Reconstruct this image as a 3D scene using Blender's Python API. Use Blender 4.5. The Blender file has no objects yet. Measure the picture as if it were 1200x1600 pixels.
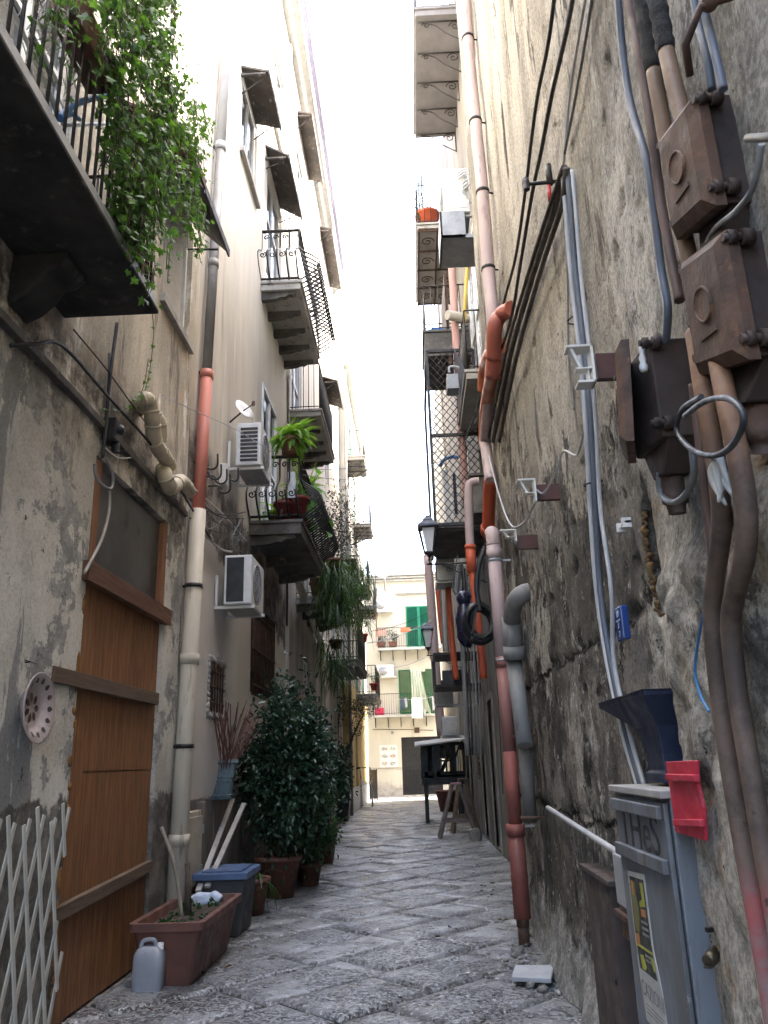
import bpy, math, random
import numpy as np
from mathutils import Vector as V, Matrix, noise as mn
R=math.radians
random.seed(7)
SC=bpy.context.scene
COL=SC.collection
# ---------------- camera, sky, sun, exposure ----------------
H=1.5; F=1251.0
def _frame():
    d=np.array([50,-390,F]); d/=np.linalg.norm(d)
    u=np.array([-127,4000,F]); u-=d*(u@d); u/=np.linalg.norm(u)
    r=np.cross(d,u); r=-r if r[0]<0 else r
    return np.array([r,d,u])
CM=_frame()                       # camera (right, up, forward) -> world
cam=bpy.data.cameras.new('camera'); co=bpy.data.objects.new('camera',cam); COL.objects.link(co)
cam.sensor_fit='VERTICAL'; cam.sensor_height=36; cam.sensor_width=27; cam.lens=F/1600*36
cam.clip_start=.05; cam.clip_end=4000
rm=Matrix([[CM[i][0],CM[i][1],-CM[i][2]] for i in range(3)]).to_4x4()
co.matrix_world=Matrix.Translation((0,0,H))@rm
SC.camera=co
SUN_EL,SUN_AZ=R(52),R(76)        # azimuth from +Y towards +X
w=bpy.data.worlds.new('World'); SC.world=w; w.use_nodes=True
nt=w.node_tree; bg=nt.nodes['Background']; sk=nt.nodes.new('ShaderNodeTexSky')
sk.sky_type='NISHITA'; sk.sun_disc=False; sk.sun_elevation=SUN_EL; sk.sun_rotation=SUN_AZ
sk.air_density=1.0; sk.dust_density=6.0; sk.ozone_density=0.6
nt.links.new(sk.outputs[0],bg.inputs[0]); bg.inputs[1].default_value=.15
sl=bpy.data.lights.new('sun','SUN'); sl.energy=3.0; sl.angle=R(.5); sl.color=(1,.95,.87)
so=bpy.data.objects.new('sun',sl); COL.objects.link(so)
sd=V((math.sin(SUN_AZ)*math.cos(SUN_EL),math.cos(SUN_AZ)*math.cos(SUN_EL),math.sin(SUN_EL)))
so.rotation_euler=sd.to_track_quat('Z','Y').to_euler(); so.location=(30,-20,60)
SC.view_settings.view_transform='Standard'; SC.view_settings.look='None'
SC.view_settings.exposure=3.93; SC.view_settings.gamma=1
SC.cycles.max_bounces=10; SC.cycles.diffuse_bounces=6; SC.cycles.transparent_max_bounces=16
SC.cycles.use_denoising=True
# ---------------- measuring helpers: where a sight line meets a real plane ----------------
def ray(px,py): return CM@np.array([px-600,800-py,F])
def PX(px,py,x):
    r=ray(px,py); t=x/r[0]; return V((r*t+[0,0,H]).tolist())
def PY(px,py,y):
    r=ray(px,py); t=y/r[1]; return V((r*t+[0,0,H]).tolist())
def PZ(px,py,z):
    r=ray(px,py); t=(z-H)/r[2]; return V((r*t+[0,0,H]).tolist())
# ---------------- mesh builder ----------------
class MB:
    def __init__(s): s.v=[]; s.f=[]; s.s=[]
    def add(s,vs,fs,sm=False):
        o=len(s.v); s.v+=[tuple(q) for q in vs]
        for f in fs: s.f.append(tuple(i+o for i in f)); s.s.append(sm)
        return s
    def box(s,x0,x1,y0,y1,z0,z1):
        x0,x1=sorted((x0,x1)); y0,y1=sorted((y0,y1)); z0,z1=sorted((z0,z1))
        return s.add([(x0,y0,z0),(x1,y0,z0),(x1,y1,z0),(x0,y1,z0),(x0,y0,z1),(x1,y0,z1),(x1,y1,z1),(x0,y1,z1)],
          [(0,3,2,1),(4,5,6,7),(0,1,5,4),(1,2,6,5),(2,3,7,6),(3,0,4,7)])
    def bar(s,p,q,w,h,up=(0,0,1)):
        p,q=V(p),V(q); d=(q-p).normalized(); up=V(up)
        a=d.cross(up)
        if a.length<1e-4: a=d.cross(V((1,0,0)))
        a.normalize(); b=a.cross(d).normalized(); a=a*w/2; b=b*h/2
        return s.add([p-a-b,p+a-b,p+a+b,p-a+b,q-a-b,q+a-b,q+a+b,q-a+b],
          [(0,1,2,3),(7,6,5,4),(0,4,5,1),(1,5,6,2),(2,6,7,3),(3,7,4,0)])
    def tube(s,pts,r,n=8,cap=True,closed=False):
        pts=[V(p) for p in pts]; m=len(pts)
        if m<2: return s
        rr=r if isinstance(r,(list,tuple)) else [r]*m
        tg=[]
        for i in range(m):
            if closed: t=pts[(i+1)%m]-pts[i-1]
            else: t=pts[min(i+1,m-1)]-pts[max(i-1,0)]
            tg.append(t.normalized() if t.length>1e-9 else V((0,0,1)))
        ref=V((0,0,1)) if abs(tg[0].z)<.9 else V((1,0,0))
        a=tg[0].cross(ref).normalized(); vs=[]
        for i in range(m):
            a=a-tg[i]*a.dot(tg[i])
            if a.length<1e-6: a=tg[i].cross(V((.3,.8,.5)))
            a.normalize(); b=tg[i].cross(a)
            for k in range(n):
                c=2*math.pi*k/n
                vs.append(pts[i]+(a*math.cos(c)+b*math.sin(c))*rr[i])
        fs=[]
        for i in range(m if closed else m-1):
            j=(i+1)%m
            for k in range(n): fs.append((i*n+k,i*n+(k+1)%n,j*n+(k+1)%n,j*n+k))
        s.add(vs,fs,True)
        if cap and not closed:
            o=len(s.v)-len(vs)
            s.f.append(tuple(o+k for k in range(n))[::-1]); s.s.append(False)
            s.f.append(tuple(o+(m-1)*n+k for k in range(n))); s.s.append(False)
        return s
    def lathe(s,c,prof,n=24,ax='z',sm=True,seg=None):
        c=V(c); vs=[]; fs=[]
        for r,h in prof:
            for k in range(n):
                t=2*math.pi*k/n; p,q=r*math.cos(t),r*math.sin(t)
                vs.append(c+V({'z':(p,q,h),'x':(h,p,q),'y':(p,h,q)}[ax]))
        for i in range(len(prof)-1):
            for k in range(n): fs.append((i*n+k,i*n+(k+1)%n,(i+1)*n+(k+1)%n,(i+1)*n+k))
        s.add(vs,fs,sm); o=len(s.v)-len(vs)
        for i in (0,len(prof)-1):
            if prof[i][0]>1e-4: s.f.append(tuple(o+i*n+k for k in range(n))); s.s.append(False)
        return s
    def prism(s,poly,vec):
        poly=[V(p) for p in poly]; vec=V(vec); n=len(poly)
        return s.add(poly+[p+vec for p in poly],[tuple(range(n))[::-1],tuple(range(n,2*n))]+[(i,(i+1)%n,n+(i+1)%n,n+i) for i in range(n)])
    def quad(s,a,b,c,d,sm=False): return s.add([a,b,c,d],[(0,1,2,3)],sm)
    def ball(s,c,rx,ry=None,rz=None,n=12,m=8,jit=0):
        ry=ry or rx; rz=rz or rx; c=V(c); vs=[]; fs=[]
        for i in range(m+1):
            t=math.pi*i/m
            for k in range(n):
                p=2*math.pi*k/n; j=1+(random.uniform(-jit,jit) if jit and 0<i<m else 0)
                vs.append(c+V((rx*math.sin(t)*math.cos(p)*j,ry*math.sin(t)*math.sin(p)*j,rz*math.cos(t)*j)))
        for i in range(m):
            for k in range(n): fs.append((i*n+k,(i+1)*n+k,(i+1)*n+(k+1)%n,i*n+(k+1)%n))
        return s.add(vs,fs,True)
    def org(s):
        a=np.array(s.v); return V(((a[:,0].min()+a[:,0].max())/2,(a[:,1].min()+a[:,1].max())/2,a[:,2].min()))
ORG={}
def tag(o,label=None,cat=None,group=None,kind=None):
    if label: o['label']=label
    if cat: o['category']=cat
    if group: o['group']=group
    if kind: o['kind']=kind
    return o
def obj(name,mb,mat,parent=None,bev=0,label=None):
    me=bpy.data.meshes.new(name); o=bpy.data.objects.new(name,me)
    org=ORG[parent.name] if parent else mb.org()
    me.from_pydata([(a-org.x,b-org.y,c-org.z) for a,b,c in mb.v],[],mb.f)
    me.polygons.foreach_set('use_smooth',mb.s); me.update()
    me.materials.append(mat); COL.objects.link(o)
    if parent: o.parent=parent
    else: o.location=org
    ORG[o.name]=org
    if bev:
        m=o.modifiers.new('bevel','BEVEL'); m.width=bev; m.segments=2; m.limit_method='ANGLE'; m.angle_limit=R(40)
    if label: o['label']=label
    return o
def thing(name,label,cat,loc,group=None):
    o=bpy.data.objects.new(name,None); o.empty_display_size=.1; COL.objects.link(o); o.location=loc
    ORG[o.name]=V(loc); return tag(o,label,cat,group)
def single(name,mb,mat,label,cat,group=None,bev=0,kind=None):
    return tag(obj(name,mb,mat,None,bev),label,cat,group,kind)
def dup(root,loc,rotz=0,label=None,group=None,scale=1):
    r=root.copy(); COL.objects.link(r); r.location=loc; r.rotation_euler=(0,0,rotz); r.scale=(scale,)*3
    if label: r['label']=label
    if group: r['group']=group
    for ch in root.children:
        c=ch.copy(); COL.objects.link(c); c.parent=r
        for g in ch.children:
            d=g.copy(); COL.objects.link(d); d.parent=c
    return r
def spline(pts,n=8):
    P=[V(p) for p in pts]; out=[]
    for i in range(len(P)-1):
        a=P[max(i-1,0)];b=P[i];c=P[i+1];d=P[min(i+2,len(P)-1)]
        for k in range(n):
            t=k/n; out.append(.5*((2*b)+(c-a)*t+(2*a-5*b+4*c-d)*t*t+(3*b-a-3*c+d)*t**3))
    return out+[P[-1]]
def sag(a,b,d,n=14):
    a,b=V(a),V(b); return [a.lerp(b,i/n)-V((0,0,d*4*(i/n)*(1-i/n))) for i in range(n+1)]
def scroll(c,u,v,r,turns=1.6,a0=0,sg=1,n=26,rmin=.12):
    c,u,v=V(c),V(u),V(v); out=[]
    for i in range(n+1):
        t=i/n; a=a0+sg*turns*2*math.pi*t; q=r*(1-(1-rmin)*t); out.append(c+u*q*math.cos(a)+v*q*math.sin(a))
    return out
# ---------------- node materials ----------------
class NT:
    def __init__(s,name,world=True,rough=.7,metal=0,spec=.4):
        s.mat=bpy.data.materials.new(name); s.mat.use_nodes=True; s.t=s.mat.node_tree; s.b=s.t.nodes['Principled BSDF']
        s.b.inputs['Roughness'].default_value=rough; s.b.inputs['Metallic'].default_value=metal
        s.b.inputs['Specular IOR Level'].default_value=spec
        if world: s.p=s.N('ShaderNodeNewGeometry').outputs['Position']
        else:
            oi=s.N('ShaderNodeObjectInfo'); ad=s.N('ShaderNodeVectorMath'); ad.operation='MULTIPLY_ADD'   # every object its own stretch of the pattern
            s.t.links.new(oi.outputs['Random'],ad.inputs[0]); ad.inputs[1].default_value=(17.3,-11.9,23.7); s.t.links.new(s.N('ShaderNodeTexCoord').outputs['Object'],ad.inputs[2]); s.p=ad.outputs[0]
        s.xyz=None
    def N(s,k): return s.t.nodes.new(k)
    def L(s,a,b):
        if isinstance(a,(int,float)): b.default_value=a
        elif isinstance(a,(tuple,list)): b.default_value=(*a,1) if len(a)==3 and b.type=='RGBA' else a
        else: s.t.links.new(a,b)
    def co(s,sx=1,sy=1,sz=1,off=0):
        if sx==sy==sz==1 and not off: return s.p
        m=s.N('ShaderNodeMapping'); s.L(s.p,m.inputs[0]); m.inputs['Scale'].default_value=(sx,sy,sz); m.inputs['Location'].default_value=(off,off*1.3,off*.7); return m.outputs[0]
    def noise(s,sc,det=5,ro=.6,sx=1,sy=1,sz=1,off=0,dist=0):
        n=s.N('ShaderNodeTexNoise'); s.L(s.co(sx,sy,sz,off),n.inputs['Vector']); n.inputs['Scale'].default_value=sc
        n.inputs['Detail'].default_value=det; n.inputs['Roughness'].default_value=ro; n.inputs['Distortion'].default_value=dist; return n.outputs['Fac']
    def voro(s,sc,feat='F1',off=0,rand=1):
        n=s.N('ShaderNodeTexVoronoi'); n.feature=feat; s.L(s.co(off=off),n.inputs['Vector']); n.inputs['Scale'].default_value=sc; return n.outputs['Distance']
    def rng(s,x,a,b,c=0.,d=1.,smooth=True):
        n=s.N('ShaderNodeMapRange'); n.interpolation_type='SMOOTHSTEP' if smooth else 'LINEAR'
        s.L(x,n.inputs[0]); n.inputs[1].default_value=a; n.inputs[2].default_value=b; n.inputs[3].default_value=c; n.inputs[4].default_value=d; return n.outputs[0]
    def mix(s,f,a,b,bl='MIX'):
        n=s.N('ShaderNodeMix'); n.data_type='RGBA'; n.blend_type=bl; s.L(f,n.inputs[0]); s.L(a,n.inputs[6]); s.L(b,n.inputs[7]); return n.outputs[2]
    def m(s,op,a,b=0.):
        n=s.N('ShaderNodeMath'); n.operation=op; s.L(a,n.inputs[0]); s.L(b,n.inputs[1]); return n.outputs[0]
    def ax(s,i):
        if not s.xyz: s.xyz=s.N('ShaderNodeSeparateXYZ'); s.L(s.p,s.xyz.inputs[0])
        return s.xyz.outputs[i]
    def punch(s,c,g=1.35,k=1.5):
        n=s.N('ShaderNodeGamma'); s.L(c,n.inputs[0]); n.inputs[1].default_value=g; h=s.N('ShaderNodeHueSaturation'); h.inputs['Saturation'].default_value=.80; s.L(s.mix(1.,n.outputs[0],(k,k,k),'MULTIPLY'),h.inputs['Color']); return h.outputs[0]
    def col(s,c): s.L(c,s.b.inputs['Base Color']); return s
    def rough(s,c): s.L(c,s.b.inputs['Roughness']); return s
    def bump(s,h,st=.5,d=.02):
        n=s.N('ShaderNodeBump'); n.inputs['Strength'].default_value=st; n.inputs['Distance'].default_value=d; s.L(h,n.inputs['Height']); s.L(n.outputs[0],s.b.inputs['Normal']); return s
def M(name,c,c2=None,sc=9,rough=.6,metal=0,bump=.15,bd=.004,world=False,str_=(1,1,1),lo=.35,hi=.7,c3=None,spec=.4,rv=.15):
    n=NT(name,world,rough,metal,spec); c2=c2 or tuple(x*.72 for x in c)
    f=n.rng(n.noise(sc,5,.62,*str_),lo,hi); k=n.mix(f,c,c2)
    if c3: k=n.mix(n.rng(n.noise(sc*2.7,6,.7,*str_,off=7),.56,.68),k,c3)
    n.col(k); n.rough(n.rng(n.noise(sc*1.7,4,.6,*str_,off=3),.3,.7,max(0,rough-rv),min(1,rough+rv)))
    if bump: n.bump(n.noise(sc*5,5,.65,*str_),bump,bd)
    return n.mat
def plain(name,c,rough=.6,metal=0): return M(name,c,tuple(x*.85 for x in c),rough=rough,metal=metal,bump=.05)
# ---------------- wall materials ----------------
def plaster_near_left():
    n=NT('stained_plaster',rough=.85,spec=.2)
    z=n.ax(2); zz=n.m('ADD',z,n.m('MULTIPLY',n.m('SUBTRACT',n.noise(1.4,7,.7),.5),.9))
    up=n.rng(zz,3.85,4.05)
    low=n.mix(n.rng(n.noise(1.3,8,.68),.40,.60),(.52,.50,.445),(.42,.40,.355))
    flake=n.rng(n.noise(1.9,9,.74,off=4),.53,.545)
    low=n.mix(flake,low,n.mix(n.rng(n.noise(5,8,.75),.4,.6),(.24,.236,.222),(.35,.342,.318)))
    low=n.mix(n.rng(n.noise(1.5,8,.7,1,1,.22,off=9),.575,.60),low,(.275,.27,.255))
    low=n.mix(n.rng(n.noise(2.6,8,.72,1,1,.35,off=39),.60,.66),low,(.30,.255,.20))
    chip=n.rng(n.noise(5.5,9,.8,off=2),.625,.65)
    low=n.mix(chip,low,(.13,.115,.10))  # broken chips, with crevice shade put into their dark colour
    upc=n.mix(n.rng(n.noise(1.7,8,.68,1,1,.2),.38,.62),(.50,.46,.38),(.35,.32,.265))
    upc=n.mix(n.rng(n.noise(.9,8,.72,1,1,.5,off=81),.54,.60),upc,(.42,.33,.235))
    upc=n.mix(n.rng(n.noise(2.6,8,.72,1,1,.18,off=5),.55,.64),upc,(.20,.183,.165))
    upc=n.mix(n.rng(n.noise(2.0,7,.68,1,1,.25,off=11),.58,.64),upc,(.60,.58,.54))
    upc=n.mix(n.rng(zz,5.6,8.2),upc,n.mix(n.rng(n.noise(1.3,6,.65,1,1,.15,off=2),.35,.7),(.68,.655,.58),(.57,.545,.475)))  # paler with height: the bright upper wall is painted into the colour
    c=n.mix(up,low,upc)
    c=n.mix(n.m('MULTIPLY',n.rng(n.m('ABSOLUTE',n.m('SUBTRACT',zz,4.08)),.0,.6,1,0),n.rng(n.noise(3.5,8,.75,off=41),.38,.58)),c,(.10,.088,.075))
    c=n.mix(n.m('MULTIPLY',n.rng(zz,1.28,1.33,1,0),.92),c,n.mix(n.rng(n.noise(4,8,.75),.4,.6),(.10,.09,.078),(.22,.2,.175)))
    c=n.mix(n.m('MULTIPLY',n.rng(n.noise(45,5,.75,off=33),.45,.62),.35),c,n.mix(.5,c,(.05,.046,.04)))
    n.col(n.punch(c))
    n.bump(n.m('ADD',n.m('MULTIPLY',flake,-.35),n.m('ADD',n.m('MULTIPLY',n.noise(26,7,.72),.5),n.m('MULTIPLY',chip,-.8))),.6,.02)
    return n.mat
def plaster_mid_left():
    n=NT('pink_grey_plaster',rough=.85,spec=.2)
    z=n.ax(2); y=n.ax(1)
    zz=n.m('ADD',z,n.m('ADD',n.m('MULTIPLY',n.m('SUBTRACT',n.noise(1.7,6,.68),.5),.9),n.m('MULTIPLY',n.m('SUBTRACT',y,9.),.1)))
    low=n.mix(n.rng(n.noise(.8,5,.6),.35,.65),(.56,.53,.485),(.48,.455,.415))
    low=n.mix(n.rng(n.noise(2.4,6,.7,1,1,.3,off=3),.58,.75),low,(.41,.38,.35))
    low=n.mix(n.rng(n.ax(1),10.2,10.5),low,n.mix(n.noise(1.3,5,.6),(.54,.50,.42),(.46,.43,.37)))
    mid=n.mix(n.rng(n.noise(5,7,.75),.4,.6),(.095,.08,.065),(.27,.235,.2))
    upc=n.mix(n.rng(n.noise(1.5,6,.62,1,1,.13),.36,.66),(.47,.43,.35),(.36,.33,.27))
    upc=n.mix(n.rng(n.noise(2.6,6,.66,1,1,.10,off=5),.54,.72),upc,(.255,.225,.19))
    upc=n.mix(n.rng(n.noise(2.2,5,.6,1,1,.16,off=14),.58,.72),upc,(.58,.55,.5))
    upc=n.mix(n.rng(zz,6.4,9.2),upc,n.mix(n.rng(n.noise(1.3,5,.6,1,1,.15,off=2),.35,.7),(.66,.64,.565),(.57,.545,.48)))  # upper wall brightness painted in as a paler tone higher up
    soc=n.mix(n.rng(n.noise(3,7,.72,1,1,.4),.38,.62),(.2,.175,.15),(.085,.072,.06))
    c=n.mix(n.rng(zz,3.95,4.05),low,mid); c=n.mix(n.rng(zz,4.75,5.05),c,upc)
    c=n.mix(n.rng(z,1.19,1.215,1,0),c,soc)
    n.col(n.punch(c,1.2,1.22)); n.bump(n.noise(20,7,.7),.3,.012); return n.mat
def plaster_right():
    n=NT('weathered_right_wall',rough=.85,spec=.2)
    z=n.ax(2); y=n.ax(1)
    stone=n.mix(n.rng(n.noise(1.6,9,.74,1,1,.8),.40,.58),(.285,.262,.228),(.125,.115,.10))
    stone=n.mix(n.rng(n.noise(.75,8,.72,1,1,.8,off=58),.53,.58),stone,n.mix(n.rng(n.noise(6,8,.78,off=61),.42,.58),(.060,.054,.048),(.125,.114,.10)))
    stone=n.mix(n.rng(n.noise(.9,9,.76,1,1,.7,off=63),.565,.59),stone,n.mix(n.rng(n.noise(6,8,.78,off=66),.4,.6),(.42,.40,.355),(.28,.262,.23)))
    stone=n.mix(n.rng(n.noise(3.4,9,.8,1,1,.7,off=8),.535,.59),stone,(.045,.041,.037))
    stone=n.mix(n.rng(n.noise(4.6,9,.82,1,1,.9,off=12),.575,.615),stone,(.45,.43,.385))
    stone=n.mix(n.rng(n.noise(2.0,8,.72,1,1,.30,off=47),.56,.64),stone,(.30,.25,.19))
    coat=n.mix(n.rng(n.noise(1.8,8,.7,1,1,.6,off=3),.42,.60),(.43,.395,.335),(.31,.285,.24))
    coat=n.mix(n.rng(n.noise(2.8,8,.74,1,1,.22,off=6),.56,.63),coat,(.15,.137,.12))
    h=n.m('ADD',n.m('ADD',z,n.m('MULTIPLY',n.m('SUBTRACT',y,4.),-.30)),n.m('MULTIPLY',n.m('SUBTRACT',n.noise(1.3,10,.74,1,1,.7,off=5),.5),5.5))
    ck=n.rng(h,2.95,3.03)                                   # ragged edge of the surviving plaster coat
    hi=n.mix(n.rng(n.noise(2.2,8,.7,1,1,.25,off=1),.42,.62),(.50,.46,.395),(.355,.325,.275))
    hi=n.mix(n.rng(n.noise(.8,8,.72,1,1,.35,off=71),.53,.60),hi,(.30,.27,.225))
    hi=n.mix(n.rng(n.noise(3.2,9,.76,1,1,.14,off=16),.545,.595),hi,(.115,.105,.093))
    coat=n.mix(n.rng(n.m('ADD',z,n.m('MULTIPLY',n.m('SUBTRACT',n.noise(1.5,7,.65,off=25),.5),2.5)),4.0,5.6),coat,hi)
    c=n.mix(ck,stone,coat)
    near=n.m('ADD',n.m('ADD',y,n.m('MULTIPLY',z,.06)),n.m('MULTIPLY',n.m('SUBTRACT',n.noise(2.2,9,.74,off=15),.5),1.9))
    npl=n.mix(n.rng(n.noise(2.1,9,.74,1,1,.8,off=9),.42,.58),(.49,.465,.415),(.31,.292,.258))
    npl=n.mix(n.rng(n.noise(1.4,8,.7,off=53),.56,.64),npl,(.36,.27,.18))
    npl=n.mix(n.rng(n.noise(1.1,9,.75,1,1,.8,off=73),.54,.57),npl,n.mix(n.rng(n.noise(7,8,.78,off=76),.42,.58),(.19,.175,.155),(.29,.27,.24)))
    npl=n.mix(n.rng(n.noise(4.2,9,.8,off=19),.565,.61),npl,(.16,.147,.13))
    npl=n.mix(n.rng(n.noise(2.3,8,.72,1,1,.3,off=27),.58,.64),npl,(.24,.215,.18))
    c=n.mix(n.rng(near,3.5,3.4),c,npl)
    fz_=n.m('ADD',n.m('ADD',z,n.m('MULTIPLY',y,.03)),n.m('MULTIPLY',n.m('SUBTRACT',n.noise(2.0,9,.75,off=22),.5),2.2))
    foot=n.rng(fz_,.66,.60)
    c=n.mix(n.m('MULTIPLY',foot,.9),c,n.mix(n.rng(n.noise(7,8,.78),.4,.6),(.42,.41,.385),(.24,.232,.215)))
    wob=n.m('MULTIPLY',n.m('SUBTRACT',n.noise(2.6,7,.72,off=31),.5),.34)
    crk=None
    for zc in (2.1,1.14):
        k=n.m('MULTIPLY',n.rng(n.m('ABSOLUTE',n.m('SUBTRACT',n.m('ADD',z,wob),zc)),.004,.022,1,0),n.rng(y,3.3,3.7)); crk=k if crk is None else n.m('MAXIMUM',crk,k)
    c=n.mix(crk,c,(.025,.022,.02))
    pit=n.rng(n.noise(12,8,.82,off=21),.60,.65)
    c=n.mix(pit,c,(.04,.036,.03))
    c=n.mix(n.m('MULTIPLY',n.rng(n.noise(44,5,.78,off=33),.42,.60),.6),c,n.mix(.62,c,(.03,.028,.025)))
    c=n.mix(n.rng(n.noise(28,7,.82,off=36),.62,.67),c,(.52,.50,.46))
    n.col(n.punch(c))
    n.bump(n.m('ADD',n.m('ADD',n.m('MULTIPLY',ck,.9),n.m('MULTIPLY',n.noise(9,9,.8,1,1,.9),.8)),n.m('ADD',n.m('MULTIPLY',n.noise(46,6,.75),.28),n.m('MULTIPLY',n.m('MAXIMUM',pit,crk),-1.2))),.9,.03)
    return n.mat
def plaster_far(name,a,b,c3,st=.14,zl=None,low=None):
    n=NT(name,rough=.85,spec=.2)
    c=n.mix(n.rng(n.noise(1.2,6,.62,1,1,st),.35,.66),a,b)
    c=n.mix(n.rng(n.noise(2.8,7,.68,1,1,st,off=5),.57,.72),c,c3)
    if zl:
        zz=n.m('ADD',n.ax(2),n.m('MULTIPLY',n.m('SUBTRACT',n.noise(1.5,6,.65),.5),1.2))
        l=n.mix(n.rng(n.noise(2,7,.68,1,1,.3,off=7),.4,.62),low,tuple(x*.6 for x in low)); c=n.mix(n.rng(zz,zl+.15,zl-.15),c,l)
    n.col(c); n.bump(n.noise(16,7,.7),.3,.015); return n.mat
MT={}
MT['L1']=plaster_near_left(); MT['L2']=plaster_mid_left(); MT['R1']=plaster_right()
MT['L3']=plaster_far('pale_plaster',(.52,.49,.44),(.43,.40,.355),(.31,.285,.25),zl=4.2,low=(.40,.37,.315))
MT['L4']=plaster_far('cream_plaster',(.50,.48,.43),(.43,.41,.36),(.34,.315,.275),zl=4.1,low=(.55,.41,.19))
MT['R2']=plaster_far('grey_brown_plaster',(.235,.218,.196),(.16,.147,.132),(.07,.064,.058),zl=5.2,low=(.25,.235,.21))
MT['R3']=plaster_far('sooty_plaster',(.34,.31,.27),(.25,.23,.2),(.12,.11,.1),zl=3.4,low=(.3,.285,.26))
MT['F']=plaster_far('pale_yellow_plaster',(.53,.51,.43),(.48,.46,.39),(.38,.36,.30),zl=.5,low=(.42,.40,.36))
MT['iron']=M('black_iron',(.028,.027,.027),(.05,.044,.04),14,.5,.5,.2)
MT['rustiron']=M('brown_rusty_iron',(.095,.052,.034),(.055,.035,.027),7,.72,.15,.4,.004,c3=(.16,.075,.035))
MT['white']=M('white_paint',(.66,.66,.64),(.54,.54,.52),6,.5)
MT['dimwhite']=M('weathered_white',(.42,.42,.40),(.33,.33,.315),6,.7)
MT['offwhite']=M('off_white_plastic',(.66,.655,.62),(.55,.54,.5),7,.45,bump=.05)
MT['acgrey']=M('ac_case',(.62,.63,.62),(.5,.5,.49),5,.45,bump=.05)
MT['black']=M('black_plastic',(.018,.018,.02),(.03,.03,.032),8,.45)
MT['rubber']=M('cable_sheath',(.022,.021,.021),(.045,.042,.04),12,.6)
MT['slab']=M('balcony_stone',(.4,.385,.36),(.29,.275,.25),3,.8,bump=.3,c3=(.18,.165,.15))
MT['darkslab']=M('sooty_stone',(.13,.12,.108),(.065,.06,.054),3,.85,bump=.5,bd=.01,c3=(.2,.19,.17))
MT['soot']=M('black_soot_stone',(.040,.038,.036),(.022,.021,.02),3,.9,bump=.6,bd=.012,c3=(.075,.07,.066))
MT['dark']=M('dark_interior',(.02,.02,.02),(.03,.03,.03),2,.9)
MT['glass']=M('window_glass',(.035,.04,.042),(.06,.065,.065),2,.12,spec=.6,bump=.03,rv=.06)
MT['wood']=M('plank_wood',(.25,.115,.045),(.14,.06,.024),6,.6,bump=.3,str_=(1,9,.35),c3=(.062,.028,.013),lo=.4,hi=.6)
MT['oldwood']=M('grey_brown_wood',(.155,.115,.082),(.095,.072,.054),6,.75,bump=.4,str_=(1,1,1))
MT['terra']=M('terracotta',(.145,.06,.04),(.10,.044,.031),5,.7,bump=.2,c3=(.33,.17,.11))
MT['darkterra']=M('brown_planter_plastic',(.135,.057,.04),(.095,.043,.033),5,.6,bump=.15)
MT['soil']=M('potting_soil',(.035,.026,.018),(.06,.045,.03),20,.95,bump=.8,bd=.01)
MT['zinc']=M('zinc_grey',(.34,.35,.36),(.25,.26,.27),6,.5,.3)
MT['canopy']=M('canopy_sheet',(.10,.085,.075),(.055,.05,.046),3,.8,bump=.3,c3=(.3,.28,.25))
MT['green']=M('green_shutter_paint',(.014,.20,.125),(.011,.16,.10),6,.5)
MT['greendark']=M('deep_green_shutter_paint',(.010,.14,.055),(.008,.11,.042),6,.5)
MT['paleg']=M('pale_green_shutter_paint',(.20,.33,.265),(.16,.27,.22),6,.5)
MT['pink']=M('salmon_pipe',(.46,.16,.115),(.38,.13,.095),4,.5,bump=.08,world=True,str_=(1,1,.25),c3=(.30,.14,.11))
MT['lilac']=M('faded_pink_pipe',(.44,.34,.325),(.34,.262,.25),4,.55,bump=.08,world=True,str_=(1,1,.2),c3=(.24,.185,.17))
MT['orange']=M('orange_pipe',(.52,.10,.04),(.42,.085,.04),4,.5,bump=.08)
MT['redpipe']=M('brick_red_pipe',(.25,.075,.058),(.17,.06,.048),5,.6,bump=.12,world=True,str_=(1,1,.25),c3=(.12,.06,.05))
MT['cream']=M('cream_pipe',(.52,.475,.385),(.43,.385,.305),4,.55,bump=.1,world=True,str_=(1,1,.16),c3=(.27,.22,.165))
MT['gpipe']=M('grey_pipe',(.215,.215,.21),(.14,.138,.133),5,.6,bump=.2,world=True,str_=(1,1,.3),c3=(.12,.11,.10))
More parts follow.
